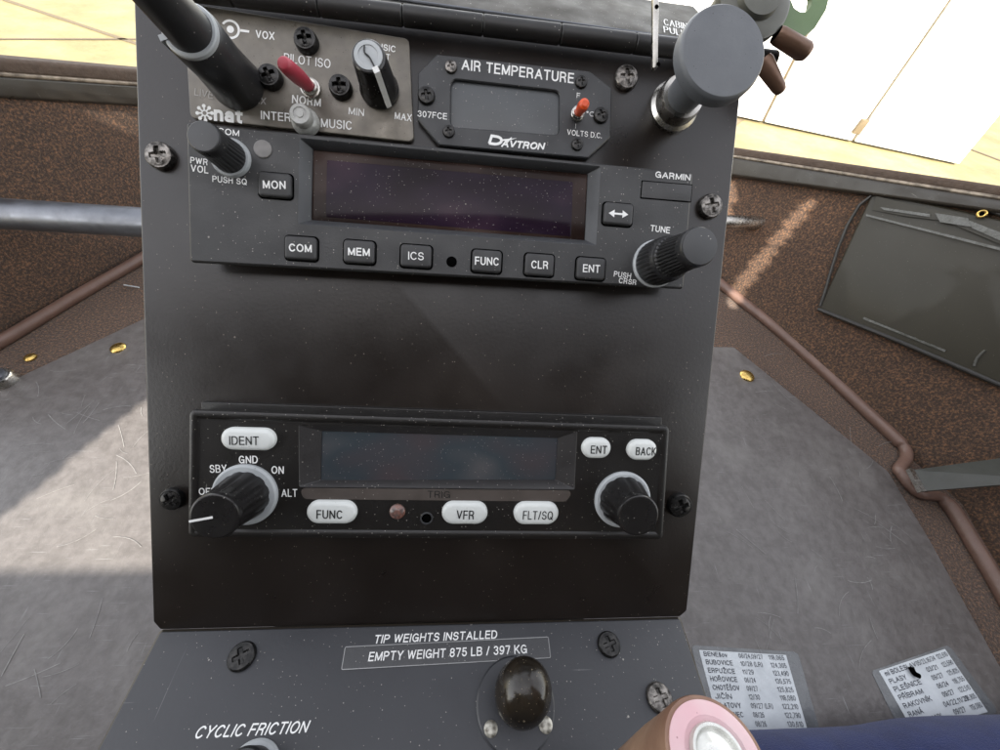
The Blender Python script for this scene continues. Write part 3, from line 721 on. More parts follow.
R2 = [('PLASY', '03/21', '123,590'), ('PLEŠNICE', '09/27', '125,825'), ('PŘÍBRAM', '06/24', '118,755'), ('RAKOVNÍK', '09/27', '122,510'), ('RANÁ', '04/22,11/29', '126,805'), ('ROKYCANY', '09/27', '119,080')]
rows = [[('ml BOLESLAV', .05, .5, .11), ('05/23,16/34', .51, .79, .11), ('122,610', .82, .98, .11)]]
for i, (a, b, c) in enumerate(R2):
    v = .11 + (i + 1) * .135
    rows.append([(a, .05, .05 + .047 * len(a), v), (b, .64 - .01 * len(b), .64 - .01 * len(b) + .031 * len(b), v), (c, .82, .98, v)])
CAPV = .085
card('laminated white card of frequencies lying tilted beside the navy cloth', [(871, 671), (949, 645), (999, 712), (905, 740)], [(879, 671), (945, 649), (988, 712), (914, 732)], rows)
t = tube(smooth_path([whit(x, y, Matrix.Translation((0, 0, .008))) for x, y in ((911, 667), (914, 673), (919, 676))], 4), .0022, 10)
o = obj('dead_insect', t, 'hole', None, FLOOR); tag(o, 'small dark insect on the tilted frequency card', 'insect')

# =================================================================== CONSOLE
con = thing('console', 'tall black painted centre console carrying the radios', 'console', PANEL)
face = quad([(133, -19), (744, 60), (687, 611), (680, 617), (160, 630), (153, 622)])
obj('face_panel', slab(face, -.0015, 0, .0015, .0005, 4, True), 'paint', con, label='upper sloping black panel')
e = bmesh.new(); inner = poly_offset(face, .0002)
stack(e, [L3(roundpoly(poly_offset(face, -.0003), .0015, 4), -.0022), L3(roundpoly(poly_offset(face, -.0003), .0015, 4), -.0008), L3(roundpoly(face, .0015, 4), -.0006)], False, False)
obj('panel_edge', e, 'edge', con)
PI_ = PANEL.inverted()
lowq = [hit(x, y, LOWER) for x, y in ((160, 631.5), (680, 618.5), (724, 752), (760, 860), (40, 860), (97, 752))]
lp = bmesh.new(); slab(lowq, -.0015, 0, .0008, .0004, 4, True, lp); lp.transform(PI_ @ LOWER)
obj('lower_panel', lp, 'paint_low', con, label='lower dark grey panel bent toward the seat')
le = bmesh.new()
stack(le, [L3(roundpoly(poly_offset(lowq, -.0008), .001, 4), -.006), L3(roundpoly(poly_offset(lowq, -.0008), .001, 4), -.0012), L3(roundpoly(poly_offset(lowq, .0003), .0008, 4), -.0004)], False, False)
le.transform(PI_ @ LOWER); obj('lower_edge', le, 'rail', con)
hs = bmesh.new()
out = [PANEL @ Vector((p.x, p.y, -.002)) for p in [Vector((*v, 0)) for v in poly_offset(face[:3] + [face[4]], .004)]]
for ol in (out, [LOWER @ Vector((p.x, p.y, -.002)) for p in [Vector((*v, 0)) for v in poly_offset([lowq[0], lowq[1], lowq[3], lowq[4]], .006)]]):
    stack(hs, [ol, [Vector((p.x, p.y, .005)) for p in ol]], True, False)
hs.transform(PI_); obj('housing', hs, 'bulk', con)
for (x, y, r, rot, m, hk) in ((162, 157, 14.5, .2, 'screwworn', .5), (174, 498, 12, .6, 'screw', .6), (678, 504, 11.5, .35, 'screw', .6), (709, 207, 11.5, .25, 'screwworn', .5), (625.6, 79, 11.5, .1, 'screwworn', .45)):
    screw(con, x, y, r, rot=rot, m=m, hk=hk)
inv = PI_ @ LOWER
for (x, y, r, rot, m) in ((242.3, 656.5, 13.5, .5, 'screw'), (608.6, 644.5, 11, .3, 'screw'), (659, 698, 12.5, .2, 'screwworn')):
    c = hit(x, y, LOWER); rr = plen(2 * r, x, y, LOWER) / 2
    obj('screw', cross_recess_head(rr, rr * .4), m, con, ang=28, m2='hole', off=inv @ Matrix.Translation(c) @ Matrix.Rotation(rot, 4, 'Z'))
lt = text_bm([('CYCLIC FRICTION', (193, 739), (306, 733), 11.5, 0, .8, .25)], LOWER); lt.transform(inv)
obj('lettering', lt, 'white', con)
lt = text_bm([('TIP WEIGHTS INSTALLED', (373.6, 643.8), (497, 638.6), 8.6, 0, .6, .12)], LOWER); lt.transform(inv)
obj('lettering', lt, 'white', con)
# piano hinge and shelf
hz = .004
hb = bmesh.new()
hA, hB = hit(140, -16, PANEL, hz), hit(737, 56, PANEL, hz)
ux = (hB - hA).normalized(); kl = plen(77, 520, 30, PANEL, hz)
kn = 0; d0 = (hit(403, 12, PANEL, hz) - hA).dot(ux); start = d0 - kl * math.floor(d0 / kl)
Rk = plenv(19, 480, 25, PANEL, hz) / 2
x = start - kl
hg = obj('hinge', tube([hA - Vector((0, 0, .001)), hB - Vector((0, 0, .001))], Rk * .6, 12), 'hinge', con)
while x < (hB - hA).length - .002:
    a_, b_ = hA + ux * (max(x, 0) + .00012), hA + ux * (x + kl - .00012)
    tb = bmesh.new(); ax = ux; s_ = Vector((-ux.y, ux.x, 0)); u_ = Vector((0, 0, 1)); lps = []
    for q_, rr_ in ((a_, Rk * .9), (a_ + ux * .0003, Rk), (b_ - ux * .0003, Rk), (b_, Rk * .9)):
        lps.append([q_ + (s_ * math.cos(g) + u_ * math.sin(g)) * rr_ for g in [2 * math.pi * k / 20 for k in range(20)]])
    stack(tb, lps, True, True); obj('hinge_knuckle', tb, 'hinge', hg)
    x += kl
# ledge + shelf
sh = bmesh.new(); uinv = PI_ @ UPPER
sq = [hit(x, y, UPPER, 0) for x, y in ((745, 62), (125, -14))]; sq = [sq[1] + Vector((0, .06, 0)), sq[0] + Vector((0, .06, 0))] + sq
slab(sq, -.001, 0, .0005, .0003, 3, True, sh); sh.transform(uinv)
obj('shelf', sh, 'shelf', con, label='shiny metal shelf beyond the hinge')
rb = bmesh.new()
tube([hit(330, -10, UPPER, .0006), hit(744, 48, UPPER, .0006)], .0005, 8, rb); rb.transform(uinv); obj('bead', rb, 'alu', con)
lt = text_bm([('CABIN', (664, 25), (688, 30), 6.0, .0003, 0), ('PULL', (664, 32.5), (686, 37), 6.0, .0003, 0)], UPPER); lt.transform(uinv)
obj('shelf_lettering', lt, 'white', con)

# metal strip hanging over the hinge
t = thing('metal_strip', 'narrow bright metal strip hanging in front of the hinge', 'strip', PANEL)
q = quad([(654, -40), (660, -40), (658.6, 66), (653.6, 68)], PANEL, .014)
obj('strip', slab(q, .0125, .0137, .0004, .0002), 'steel', t)
for (x, y) in ((656.8, 6.5), (658.5, 64)):
    c = hit(x, y, PANEL, .0138); obj('hole', lathe([(.0006, 0), (.0005, .0001)], 16), 'hole', t, off=Matrix.Translation(c))

# placard
t = thing('placard_label', 'glossy black adhesive label about empty weight stuck below the radios', 'label', LOWER)
q = quad([(345, 646.5), (548.5, 636.5), (551, 658.5), (341, 670.5)], LOWER)
bk = obj('tape', slab(q, 0, .0003, .0006, .0001), 'label', t)
rim = bmesh.new(); A_ = roundpoly(q, .0006, 4, .00005); B_ = roundpoly(q, .0006, 4, .0003)
stack(rim, [L3(A_, .00032), L3(B_, .00036)], False, False); obj('rim', rim, 'labeledge', t)
obj('lettering', text_bm([('EMPTY WEIGHT 875 LB / 397 KG', (368, 661.5), (527, 653.4), 9.2, .0003, .8, .05)], LOWER, .0001), 'white', t)

# =================================================================== INTERCOM PANEL
H1 = .0012
t = thing('intercom_panel', 'bronze grey intercom panel with a red toggle and tall knobs at the top left', 'intercom', PANEL)
q = quad([(183, 2), (409, 38.5), (414, 142), (190, 118)], PANEL, H1)
obj('plate', slab(q, .0001, H1, .0018, .0003), 'nat', t)
W1 = [('VOX', (256, 38.2), (274.6, 40.3), 8, H1, .5), ('PILOT ISO', (284, 62.3), (330.5, 68.6), 9.2, H1, .6), ('NORM', (292, 103.2), (321, 107), 8.6, H1, .6),
      ('INTER', (261, 119.3), (291, 122), 8.6, H1, .6), ('MUSIC', (321, 127.3), (352, 130.2), 9, H1, .6), ('MIN', (348.5, 114.4), (364, 116.6), 7.4, H1, .5),
      ('MAX', (394.5, 119.2), (411.5, 121.8), 7.4, H1, .5), ('MUSIC', (371, 48.7), (395.5, 52.7), 6.6, H1, .5), ('INT', (379, 59), (390, 60.5), 6, H1, .5), ('nat', (214, 121), (243, 123.8), 14.5, H1, 2.3)]
tb = text_bm(W1)
def ringflat(bm, c, r0, r1, z, a0=0, a1=2 * math.pi, n=40):
    for i in range(n):
        p, q_ = a0 + (a1 - a0) * i / n, a0 + (a1 - a0) * (i + 1) / n
        bm.faces.new([bm.verts.new((c.x + r * math.cos(a), c.y + r * math.sin(a), z)) for r, a in ((r0, p), (r1, p), (r1, q_), (r0, q_))])
def flatpoly(bm, pts, z): bm.faces.new([bm.verts.new((p[0], p[1], z)) for p in pts])
c = hit(230.5, 29.5, PANEL, H1); k = plen(10, 230, 30, PANEL, H1) / 10
ringflat(tb, c, 7.3 * k, 9.6 * k, H1 + .00008, -2.1, 2.6); ringflat(tb, c, .01 * k, 3.6 * k, H1 + .00008)
flatpoly(tb, quad([(240.5, 29.3), (249.5, 30.6), (249.3, 33), (240.3, 31.8)], PANEL, H1), H1 + .00008)
c = hit(204.8, 113.2, PANEL, H1)
ringflat(tb, c, 2.0 * k, 3.3 * k, H1 + .00008)
for i in range(8):
    a = i * math.pi / 4 + .1; d = Vector((math.cos(a), math.sin(a), 0)); s = Vector((-d.y, d.x, 0))
    flatpoly(tb, [c + d * 3 * k - s * .8 * k, c + d * 6.4 * k - s * .8 * k, c + d * 6.4 * k + s * .8 * k, c + d * 3 * k + s * .8 * k], H1 + .00009)
    ringflat(tb, c + d * 7.3 * k, .01 * k, 1.9 * k, H1 + .00008, n=14)
obj('lettering', tb, 'white', t)
obj('worn_lettering', text_bm([('LIVE', (194.5, 95.3), (213, 99.2), 7.2, H1, .5), ('MAX', (247, 102.4), (266, 104.9), 7, H1, .4)]), mat('half_worn_print', (.42, .40, .37), .5, ns=600), t)
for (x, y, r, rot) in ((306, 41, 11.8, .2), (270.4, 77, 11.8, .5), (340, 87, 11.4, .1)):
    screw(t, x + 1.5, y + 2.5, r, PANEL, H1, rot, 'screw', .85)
# toggle
def toggle(parent, base, tip, rb, rt, m, F=PANEL, h=H1, collar='steel', cr=1.35):
    b = hit(*base, F, h); p = proj(F @ b); r = rb * p[2] / FPX
    bu = obj('collar', lathe([(r * cr, 0), (r * cr, r * .5), (r * 1.15, r * .55), (r * 1.15, r * 1.1), (r * .95, r * 1.2), (r * .6, r * 1.1)], 32, 18, r * .05, (0, r * 1.1)), collar, parent, off=Matrix.Translation(b))
    return b, r
b, r = toggle(t, (311.5, 90), (281, 62), 7, 6, 'red')
hh = .0165; tp_ = hit(282.5, 62.5, PANEL, H1 + hh)
mid = b + Vector((0, 0, r * .8)); dv = (tp_ - mid); Lr = dv.length
rot = dv.to_track_quat('Z', 'Y').to_matrix().to_4x4()
kr = 7.6 * proj(PANEL @ tp_)[2] / FPX
prof = [(kr * .8, 0), (kr * .95, Lr * .2), (kr * 1.1, Lr * .45), (kr * 1.05, Lr * .8), (kr * .95, Lr * .93), (kr * .7, Lr * .985), (kr * .3, Lr)]
obj('lever', lathe(prof, 32), 'red', t, off=Matrix.Translation(mid) @ rot, label='red rubber sleeved toggle lever')
# pale push knob
b, H, r0, r1 = knob_geom((306.5, 123), (301, 115.5), 13.2, 10.5, PANEL, H1)
H = max(H, .005)
kn = obj('push_button', lathe([(r0, 0), (r0, H * .25), (r0 * .9, H * .4), (r1, H * .5), (r1, H * .9), (r1 * .9, H), (r1 * .62, H * 1.0), (r1 * .6, H * .94), (r1 * .34, H * .94), (r1 * .32, H), (r1 * .1, H)], 48), mat('clear_grey_plastic', (.42, .42, .40), .25, ns=300, col2=(.3, .3, .28), coat=.3), t, off=Matrix.Translation(b), label='pale translucent push button')
# music volume knob with pointer
b, H, r0, r1 = knob_geom((380, 90.5), (367, 56), 17.6, 16.5, PANEL, H1)
kn = obj('volume_knob', lathe([(r0 * 1.06, .0003), (r0 * 1.08, .0012), (r0, .0018), (r1 * 1.04, H * .9), (r1 * 1.0, H * .98), (r1 * .93, H), (r1 * .8, H)], 64), 'knobgloss', t, off=Matrix.Translation(b))
obj('cap', lathe([(r1 * .86, H - .0002), (r1 * .84, H + .0003), (r1 * .6, H + .0003), (r1 * .58, H + .0001), (r1 * .1, H + .0001)], 48), 'ring', kn)
pa = -1.02; pm = bmesh.new(); ca, sa = math.cos(pa), math.sin(pa); wd = r0 * .15
def radial(rr, zz, off_): return Vector((rr * ca - off_ * sa, rr * sa + off_ * ca, zz))
stack(pm, [[radial(r1 * .75, H + .0004, -wd), radial(r1 * .75, H + .0004, wd), radial(r1 * 1.08, H + .0002, wd), radial(r1 * 1.08, H + .0002, -wd)],
           [radial(r0 * .7, .002, -wd), radial(r0 * .7, .002, wd), radial(r0 * 1.12, .001, wd), radial(r0 * 1.12, .001, -wd)]], True, True)
obj('pointer', pm, 'white', kn)
mk = bmesh.new()
tube(smooth_path([Vector((-.001, .0022, H + .0004)), Vector((-.0009, .0005, H + .0004)), Vector((.0004, -.0006, H + .0004)), Vector((.0016, -.0026, H + .0004))], 6), .00022, 8, mk)
obj('mark', mk, 'black', kn)
# VOX double knob
b, H1a, r0, r1 = knob_geom((238, 85), (191.5, 32.5), 25, 27.5, PANEL, H1)
_, H2a, _, r2 = knob_geom((238, 85), (140, -32), 25, 24.5, PANEL, H1)
kn = obj('double_knob', lathe([(r0 * .98, 0), (r0, .001), (r1 * .99, H1a * .5), (r1 * 1.0, H1a * .96), (r1 * .94, H1a), (r2, H1a)], 96, 6, r1 * .035, (.0015, H1a * .94)), 'knob', t, off=Matrix.Translation(b))
obj('middle_ring', lathe([(r1 * .95, H1a - .0003), (r1 * .95, H1a + .0008), (r1 * .90, H1a + .0011), (r1 * .8, H1a + .0011)], 64), 'ring', kn)
obj('inner_knob', lathe([(r1 * .82, H1a + .0008), (r1 * .78, H1a + .002), (r2 * .97, H2a - .0012), (r2 * .9, H2a - .0002), (r2 * .75, H2a), (r2 * .1, H2a)], 96), 'knob', kn)
ix = bmesh.new(); pa = math.radians(205); ca, sa = math.cos(pa), math.sin(pa); wd = r1 * .11
stack(ix, [[radial(r1 * .8, H1a + .0013, -wd), radial(r1 * .8, H1a + .0013, wd), radial(r1 * 1.06, H1a + .0013, wd), radial(r1 * 1.06, H1a + .0013, -wd)],
           [radial(r1 * .8, H1a - .0035, -wd), radial(r1 * .8, H1a - .0035, wd), radial(r1 * 1.04, H1a - .0035, wd), radial(r1 * 1.04, H1a - .0035, -wd)]], True, True)
obj('index_mark', ix, 'ring', kn)

# =================================================================== AIR TEMPERATURE GAUGE
H2 = .0018
t = thing('temperature_gauge', 'eight sided black air temperature gauge with a small grey display', 'gauge', PANEL)
outl = quad([(437, 54), (590, 71), (612, 88), (610.5, 137), (588, 158), (439, 145), (417.5, 119), (418, 73)], PANEL, H2)
g = bmesh.new(); winq = [(450, 77.5), (561, 90), (560.5, 136), (449.5, 127.5)]
wq = quad(winq, PANEL, H2)
n_out = roundpoly(outl, .0006, 2)      # 8*(3)=24 pts
n_in = roundpoly(wq, .0022, 5)         # 4*6=24 pts
def align(a, b):
    best = min(range(len(b)), key=lambda s: sum((Vector(a[i][:2]) - Vector(b[(i + s) % len(b)][:2])).length for i in range(len(a))))
    return [b[(i + best) % len(b)] for i in range(len(b))]
n_in = align(n_out, n_in); n_in2 = align(n_out, roundpoly(wq, .0022, 5, .0003)); nb = roundpoly(outl, .0006, 2, .0003)
stack(g, [L3(n_out, .0001), L3(n_out, H2 - .0003), L3(nb, H2), L3(n_in, H2), L3(n_in2, H2 - .0003), L3(n_in2, H2 - .0012)], False, False)
obj('case', g, 'gauge', t)
obj('display', slab(poly_offset(wq, -.0003), .0002, .0008, .002, .00005), 'scr_gauge', t)
tb = text_bm([('AIR TEMPERATURE', (461.5, 69.8), (573.5, 83.8), 10.8, H2, .4), ('307FCE', (417.5, 116.8), (447, 119.8), 6.4, H2, .3), ('VOLTS D.C.', (567, 135), (601.5, 138.6), 5.6, H2, .3),
              ('F', (576.5, 98), (580, 98.4), 5, H2, .3), ('°C', (586, 116), (594.5, 117), 5, H2, .3), ('I', (575.4, 128.5), (576.8, 128.6), 5, H2, .3), ('AVTRON', (501, 147), (543.5, 150.2), 7.4, H2, 2.2, .25), ('D', (487.5, 144.5), (501, 146.5), 10.5, H2, 3.2, .25)])
flatpoly(tb, quad([(500, 139.6), (517, 138.2), (508, 140.8), (500, 141.2)], PANEL, H2), H2 + .00008)
flatpoly(tb, quad([(505, 142.6), (511, 137.4), (512, 137.5), (508, 142.6)], PANEL, H2), H2 + .00009)
obj('lettering', tb, 'white', t)
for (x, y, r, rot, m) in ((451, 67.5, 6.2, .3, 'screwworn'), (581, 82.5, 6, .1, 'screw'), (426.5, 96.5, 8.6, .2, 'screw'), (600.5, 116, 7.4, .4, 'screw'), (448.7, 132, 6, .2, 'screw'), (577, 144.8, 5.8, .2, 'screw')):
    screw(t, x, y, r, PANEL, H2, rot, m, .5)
b, r = toggle(t, (577, 115), (584, 104), 5.4, 4, 'orange', h=H2, cr=1.25)
tp_ = hit(585, 103, PANEL, H2 + .0085); mid = b + Vector((0, 0, r * .8)); dv = tp_ - mid; Lr = dv.length; kr = 5.6 * proj(PANEL @ tp_)[2] / FPX
obj('lever', lathe([(kr * .7, 0), (kr * .85, Lr * .3), (kr, Lr * .7), (kr * .9, Lr * .92), (kr * .5, Lr)], 32), 'orange', t, off=Matrix.Translation(mid) @ dv.to_track_quat('Z', 'Y').to_matrix().to_4x4(), label='orange red toggle lever')

# =================================================================== RADIO
H3 = .0075
t = thing('radio', 'dark grey communication radio with a wide purple tinted display, the upper of two', 'radio', PANEL)
oq = quad([(185.7, 121.3), (693.5, 172.3), (684, 289), (189, 262)], PANEL, H3)
dq = quad([(299.6, 137.7), (600.8, 166.3), (596, 245.6), (298, 224)], PANEL, H3)
iq = quad([(312.5, 149), (588, 173.5), (585, 240.2), (311, 220)], PANEL, H3 - .003)
g = bmesh.new(); NN = 5
stack(g, [L3(roundpoly(oq, .001, NN, .0035), .0001), L3(roundpoly(oq, .001, NN, .0012), H3 - .0035), L3(roundpoly(oq, .001, NN), H3 - .0009), L3(roundpoly(oq, .001, NN, .0002), H3 - .0003), L3(roundpoly(oq, .001, NN, .0006), H3),
          L3(roundpoly(dq, .0006, NN), H3)], False, False)
obj('bezel', g, 'radio', t)
g = bmesh.new()
stack(g, [L3(roundpoly(dq, .0006, NN), H3 - .00001), L3(roundpoly(dq, .0006, NN, .0003), H3 - .0003), L3(roundpoly(iq, .0003, NN), H3 - .003), L3(roundpoly(iq, .0003, NN, .00005), H3 - .0045)], False, False)
obj('display_surround', g, 'radio_lip', t)
obj('display', slab(poly_offset(iq, -.0005), H3 - .0045, H3 - .0036, .0003, .00005), 'scr_radio', t)
act = slab(quad([(327, 160), (573, 182), (571, 236.5), (326, 217)], PANEL, H3 - .0036), H3 - .0037, H3 - .00355, .0005, .00005)
obj('display_area', act, screen_mat('active_display_area', (.008, .004, .006), (.018, .010, .020), (.055, .030, .045), .10, .12), t)
def gbutton(x, y, wp, hp, s=None, tw=0, th=8.2, arrow=False):
    q = rect(x, y, wp, hp, PANEL, H3 + .001)
    b = obj('button', slab(q, H3 - .001, H3 + .0013, .0011, .0007), 'btn', t)
    gq = bmesh.new(); stack(gq, [L3(roundpoly(poly_offset(q, -.00045), .0014), H3 + .00005), L3(roundpoly(poly_offset(q, .0002), .001), H3 + .00006)], False, False)
    obj('recess', gq, 'hole', b)
    if s:
        sl_ = .05; z = H3 + .0013
        obj('lettering', text_bm([(s, (x - tw / 2, y + th / 2 - sl_ * tw / 2), (x + tw / 2, y + th / 2 + sl_ * tw / 2), th, z, .9)]), 'white', b)
    if arrow:
        ab = bmesh.new(); z = H3 + .0014; c = hit(x, y, PANEL, z); k = plen(10, x, y, PANEL, z) / 10
        P = lambda u, v: (c.x + u * k, c.y + v * k)
        flatpoly(ab, [P(-5, -.9), P(5, -.9), P(5, .9), P(-5, .9)], z); flatpoly(ab, [P(-9.8, 0), P(-4, -3.6), P(-4, 3.6)], z + .00001); flatpoly(ab, [P(9.8, 0), P(4, 3.6), P(4, -3.6)], z + .00001)
        obj('arrow_mark', ab, 'white', b)
gbutton(274.5, 184.8, 33, 24.5, 'MON', 23, 8.4); gbutton(300.5, 248, 32, 23.5, 'COM', 23, 8); gbutton(359, 251.8, 31, 23, 'MEM', 22, 8)
gbutton(416, 256, 31, 22.5, 'ICS', 15.5, 8); gbutton(486.8, 261.2, 29.5, 22.5, 'FUNC', 24, 8.2); gbutton(539.6, 264.8, 29, 22, 'CLR', 17, 8); gbutton(591.2, 268.6, 28.5, 22, 'ENT', 17, 8)
gbutton(618.5, 213.8, 29, 22, arrow=True)
tb = text_bm([('GARMIN', (655, 177.6), (690, 181), 6.4, H3, 1.2), ('TUNE', (650, 231.2), (669.5, 233.6), 6.4, H3, .6), ('PUSH', (613.5, 276.5), (630.5, 278.9), 5.6, H3, .5), ('CRSR', (618.5, 283), (636, 285.2), 5.4, H3, .5)])
obj('lettering', tb, 'white', t)
tb = text_bm([('PWR', (190.4, 163.3), (208, 165.6), 6.4, H3, .5), ('VOL', (191, 171.8), (208.6, 173.8), 7.2, H3, .5), ('PUSH SQ', (212.5, 182), (247, 185.2), 6.4, H3, .5), ('COM', (218, 134), (239.5, 136.6), 6.4, H3, .5)])
obj('lettering', tb, 'white', t)
q = quad([(641.5, 180.3), (692.6, 184.6), (691, 202.8), (640, 198.6)], PANEL, H3)
g = bmesh.new(); stack(g, [L3(roundpoly(q, .0003, 3), H3 + .00006), L3(roundpoly(q, .0003, 3, .00035), H3 + .00007)], False, False); obj('slot_outline', g, 'hole', t)
obj('card_slot', slab(poly_offset(q, .0003), H3 - .0005, H3 + .00025, .0003, .0001), 'radio', t)
c = hit(451.6, 261.8, PANEL, H3); r = plen(10.5, 451.6, 261.8, PANEL, H3) / 2; obj('socket', lathe([(r, .0001), (r * .8, .0002)], 32), 'hole', t, off=Matrix.Translation(c))
c = hit(263, 149.3, PANEL, H3); r = plen(18, 263, 149, PANEL, H3) / 2; obj('light_sensor', lathe([(r, .0), (r, .0003), (r * .9, .0004), (r * .1, .0004)], 40), mat('sensor_disc', (.22, .21, .20), .45, ns=300), t, off=Matrix.Translation(c))
def bigknob(parent, name, base, mid, tip, rr, m, h, capm, flute=24, ring=True, pointer=None, label=None):
    b, Hm, r0, rm = knob_geom(base, mid, rr[0], rr[1], PANEL, h); _, Ht, _, rt = knob_geom(base, tip, rr[0], rr[2], PANEL, h)
    return b, Hm, Ht, r0, rm, rt
# com volume knob
b, H, r0, r1 = knob_geom((231.5, 158.5), (206, 134), 15.5, 16.2, PANEL, H3)
kn = obj('volume_knob', lathe([(r0 * 1.02, .0012), (r0, .002), (r1 * .98, H - .0035), (r1, H - .003), (r1, H - .0008), (r1 * .95, H - .0002), (r1 * .8, H), (r1 * .1, H)], 144, 24, r0 * .07, (.0015, H - .0034)), 'knob', t, off=Matrix.Translation(b))
obj('skirt', lathe([(r0 * 1.22, 0), (r0 * 1.22, .0006), (r0 * 1.15, .0012), (r0 * .9, .0012)], 64), 'ring', kn)
obj('cap', lathe([(r1 * .93, H - .0003), (r1 * .93, H + .0002), (r1 * .88, H + .0004), (r1 * .1, H + .0005)], 64), 'cap', kn)
# tune double knob
b, H, r0, r1 = knob_geom((655, 264), (698.5, 244.2), 22, 19.5, PANEL, H3)
Hm = H * .44
kn = obj('tuning_knob', lathe([(r0 * .97, .001), (r0, .0016), (r0 * .97, Hm * .8), (r0 * .93, Hm * .92), (r0 * .86, Hm), (r0 * .5, Hm)], 192, 32, r0 * .05, (.0015, Hm * .82)), 'knob', t, off=Matrix.Translation(b))
obj('skirt', lathe([(r0 * 1.06, 0), (r0 * 1.06, .0007), (r0 * 1.0, .0011), (r0 * .9, .0011)], 64), 'ring', kn)
ik = obj('inner_knob', lathe([(r0 * .86, Hm - .0002), (r0 * .84, Hm + .0006), (r0 * .80, Hm + .001), (r1 * .98, H - .0032), (r1 * 1.02, H - .0028), (r1 * 1.02, H - .0006), (r1 * .96, H - .0001), (r1 * .1, H)], 192, 32, r0 * .05, (Hm + .0008, H - .003)), 'knob', kn)
obj('cap', lathe([(r1 * .95, H - .0002), (r1 * .93, H + .0003), (r1 * .1, H + .0005)], 64), 'cap', kn)

# =================================================================== TRANSPONDER
H4 = .0065
t = thing('transponder', 'black transponder with white oval keys and a blue grey display, below the radio', 'transponder', PANEL)
oq = quad([(188, 409.5), (670.5, 426), (663.5, 540.5), (186.8, 538.5)], PANEL, H4)
dq = quad([(298.4, 424.5), (577.5, 431), (574.5, 489.5), (299, 487)], PANEL, H4 - .0006)
iq = quad([(321.5, 431), (558, 438), (555.5, 480), (320.5, 480.5)], PANEL, H4 - .003)
g = bmesh.new()
stack(g, [L3(roundpoly(oq, .002, NN, .0025), .0001), L3(roundpoly(oq, .002, NN, .0008), H4 - .0035), L3(roundpoly(oq, .002, NN), H4 - .0012), L3(roundpoly(oq, .002, NN, .0003), H4 - .0003), L3(roundpoly(oq, .002, NN, .0010), H4), L3(roundpoly(oq, .002, NN, .0022), H4 - .0001),
          L3(roundpoly(oq, .002, NN, .0028), H4 - .0006), L3(roundpoly(dq, .0006, NN), H4 - .0006)], False, False)
obj('bezel', g, 'xpdr', t)
g = bmesh.new()
stack(g, [L3(roundpoly(dq, .0006, NN), H4 - .0006), L3(roundpoly(dq, .0006, NN, .0002), H4 - .0009), L3(roundpoly(iq, .0003, NN), H4 - .003), L3(roundpoly(iq, .0003, NN, .00005), H4 - .0036)], False, False)
obj('display_surround', g, 'xpdr_lip', t)
obj('display', slab(poly_offset(iq, -.0004), H4 - .0038, H4 - .0033, .0003, .00005), 'scr_xpdr', t)
obj('chassis', slab(quad([(201, 402), (662, 417.5), (662, 440), (201, 440)], PANEL, .002), 0, .002, .0004, .0003), 'xpdr', t)
g = bmesh.new(); q = quad([(299, 488), (574, 490.5), (566, 501.5), (304, 499)], PANEL, H4 - .0005)
stack(g, [L3(roundpoly(q, .002, 4), H4 - .0006), L3(roundpoly(q, .002, 4), H4 - .0004)]); st = obj('trim_strip', g, 'taupe', t)
obj('lettering', text_bm([('TRIG', (427.5, 497.6), (450, 498), 7, H4 - .0004, -.4)], PANEL, .0001), 'black', st)
HF = H4 - .0006
def pill(x, y, wp, hp, s, x0, x1, yb, th=8.8, label=None):
    q = rect(x, y, wp, hp, PANEL, HF + .0015); r = (q[0] - q[3]).length / 2
    lp_ = []
    for d, z in ((0, -.0005), (0, .0008), (.0003, .0013), (.0008, .0017), (.0015, .0019)): lp_.append(L3(roundpoly(q, r * .999, 8, d + 1e-7), HF + z))
    b = obj('key', stack(bmesh.new(), lp_), 'pill', t, ang=50)
    obj('lettering', text_bm([(s, (x0, yb), (x1, yb + .3), th, HF + .0019, .3)], PANEL, .0001), 'black', b)
pill(247.5, 439.5, 55, 22.5, 'IDENT', 229.4, 259, 444.8); pill(331.3, 513, 50.5, 23, 'FUNC', 316.4, 342.5, 518.6); pill(464.8, 513.6, 46, 22.5, 'VFR', 456.4, 474, 519)
pill(536.6, 514, 45, 22.5, 'FLT/SQ', 522.6, 552.6, 519.4, 8.6); pill(597, 448.5, 29, 20.5, 'ENT', 590.4, 606.6, 453.6, 8.2); pill(642.8, 450.3, 29.5, 20.5, 'BACK', 635.4, 655.5, 455.2, 8.2)
obj('lettering', text_bm([('GND', (239, 463.4), (258, 463.4), 7.8, HF, .8), ('SBY', (210, 472.8), (227, 472.4), 8, HF, .8), ('ON', (271.4, 473.6), (284, 474), 7.8, HF, .8), ('ALT', (281.6, 496.7), (297.4, 496.7), 7.8, HF, .8), ('OFF', (199, 494.8), (216, 494.8), 7, HF, .6)]), 'white', t)
c = hit(397.4, 511.3, PANEL, HF); r = plen(16, 397, 511, PANEL, HF) / 2
obj('indicator_lamp', lathe([(r, 0), (r * .95, .0006), (r * .75, .001), (r * .4, .0013), (r * .1, .0014)], 32), mat('smoky_lens', (.10, .08, .075), .25, ns=700, col2=(.17, .07, .05), coat=.4), t, off=Matrix.Translation(c))
c = hit(426.6, 518, PANEL, HF); r = plen(13, 426, 518, PANEL, HF) / 2
so_ = obj('socket', lathe([(r, .0001), (r, .0004), (r * .82, .0005), (r * .75, .0002)], 32, cap1=False), 'cap', t, off=Matrix.Translation(c)); obj('socket_hole', lathe([(r * .78, .0002), (r * .5, .0002)], 24), 'hole', so_)
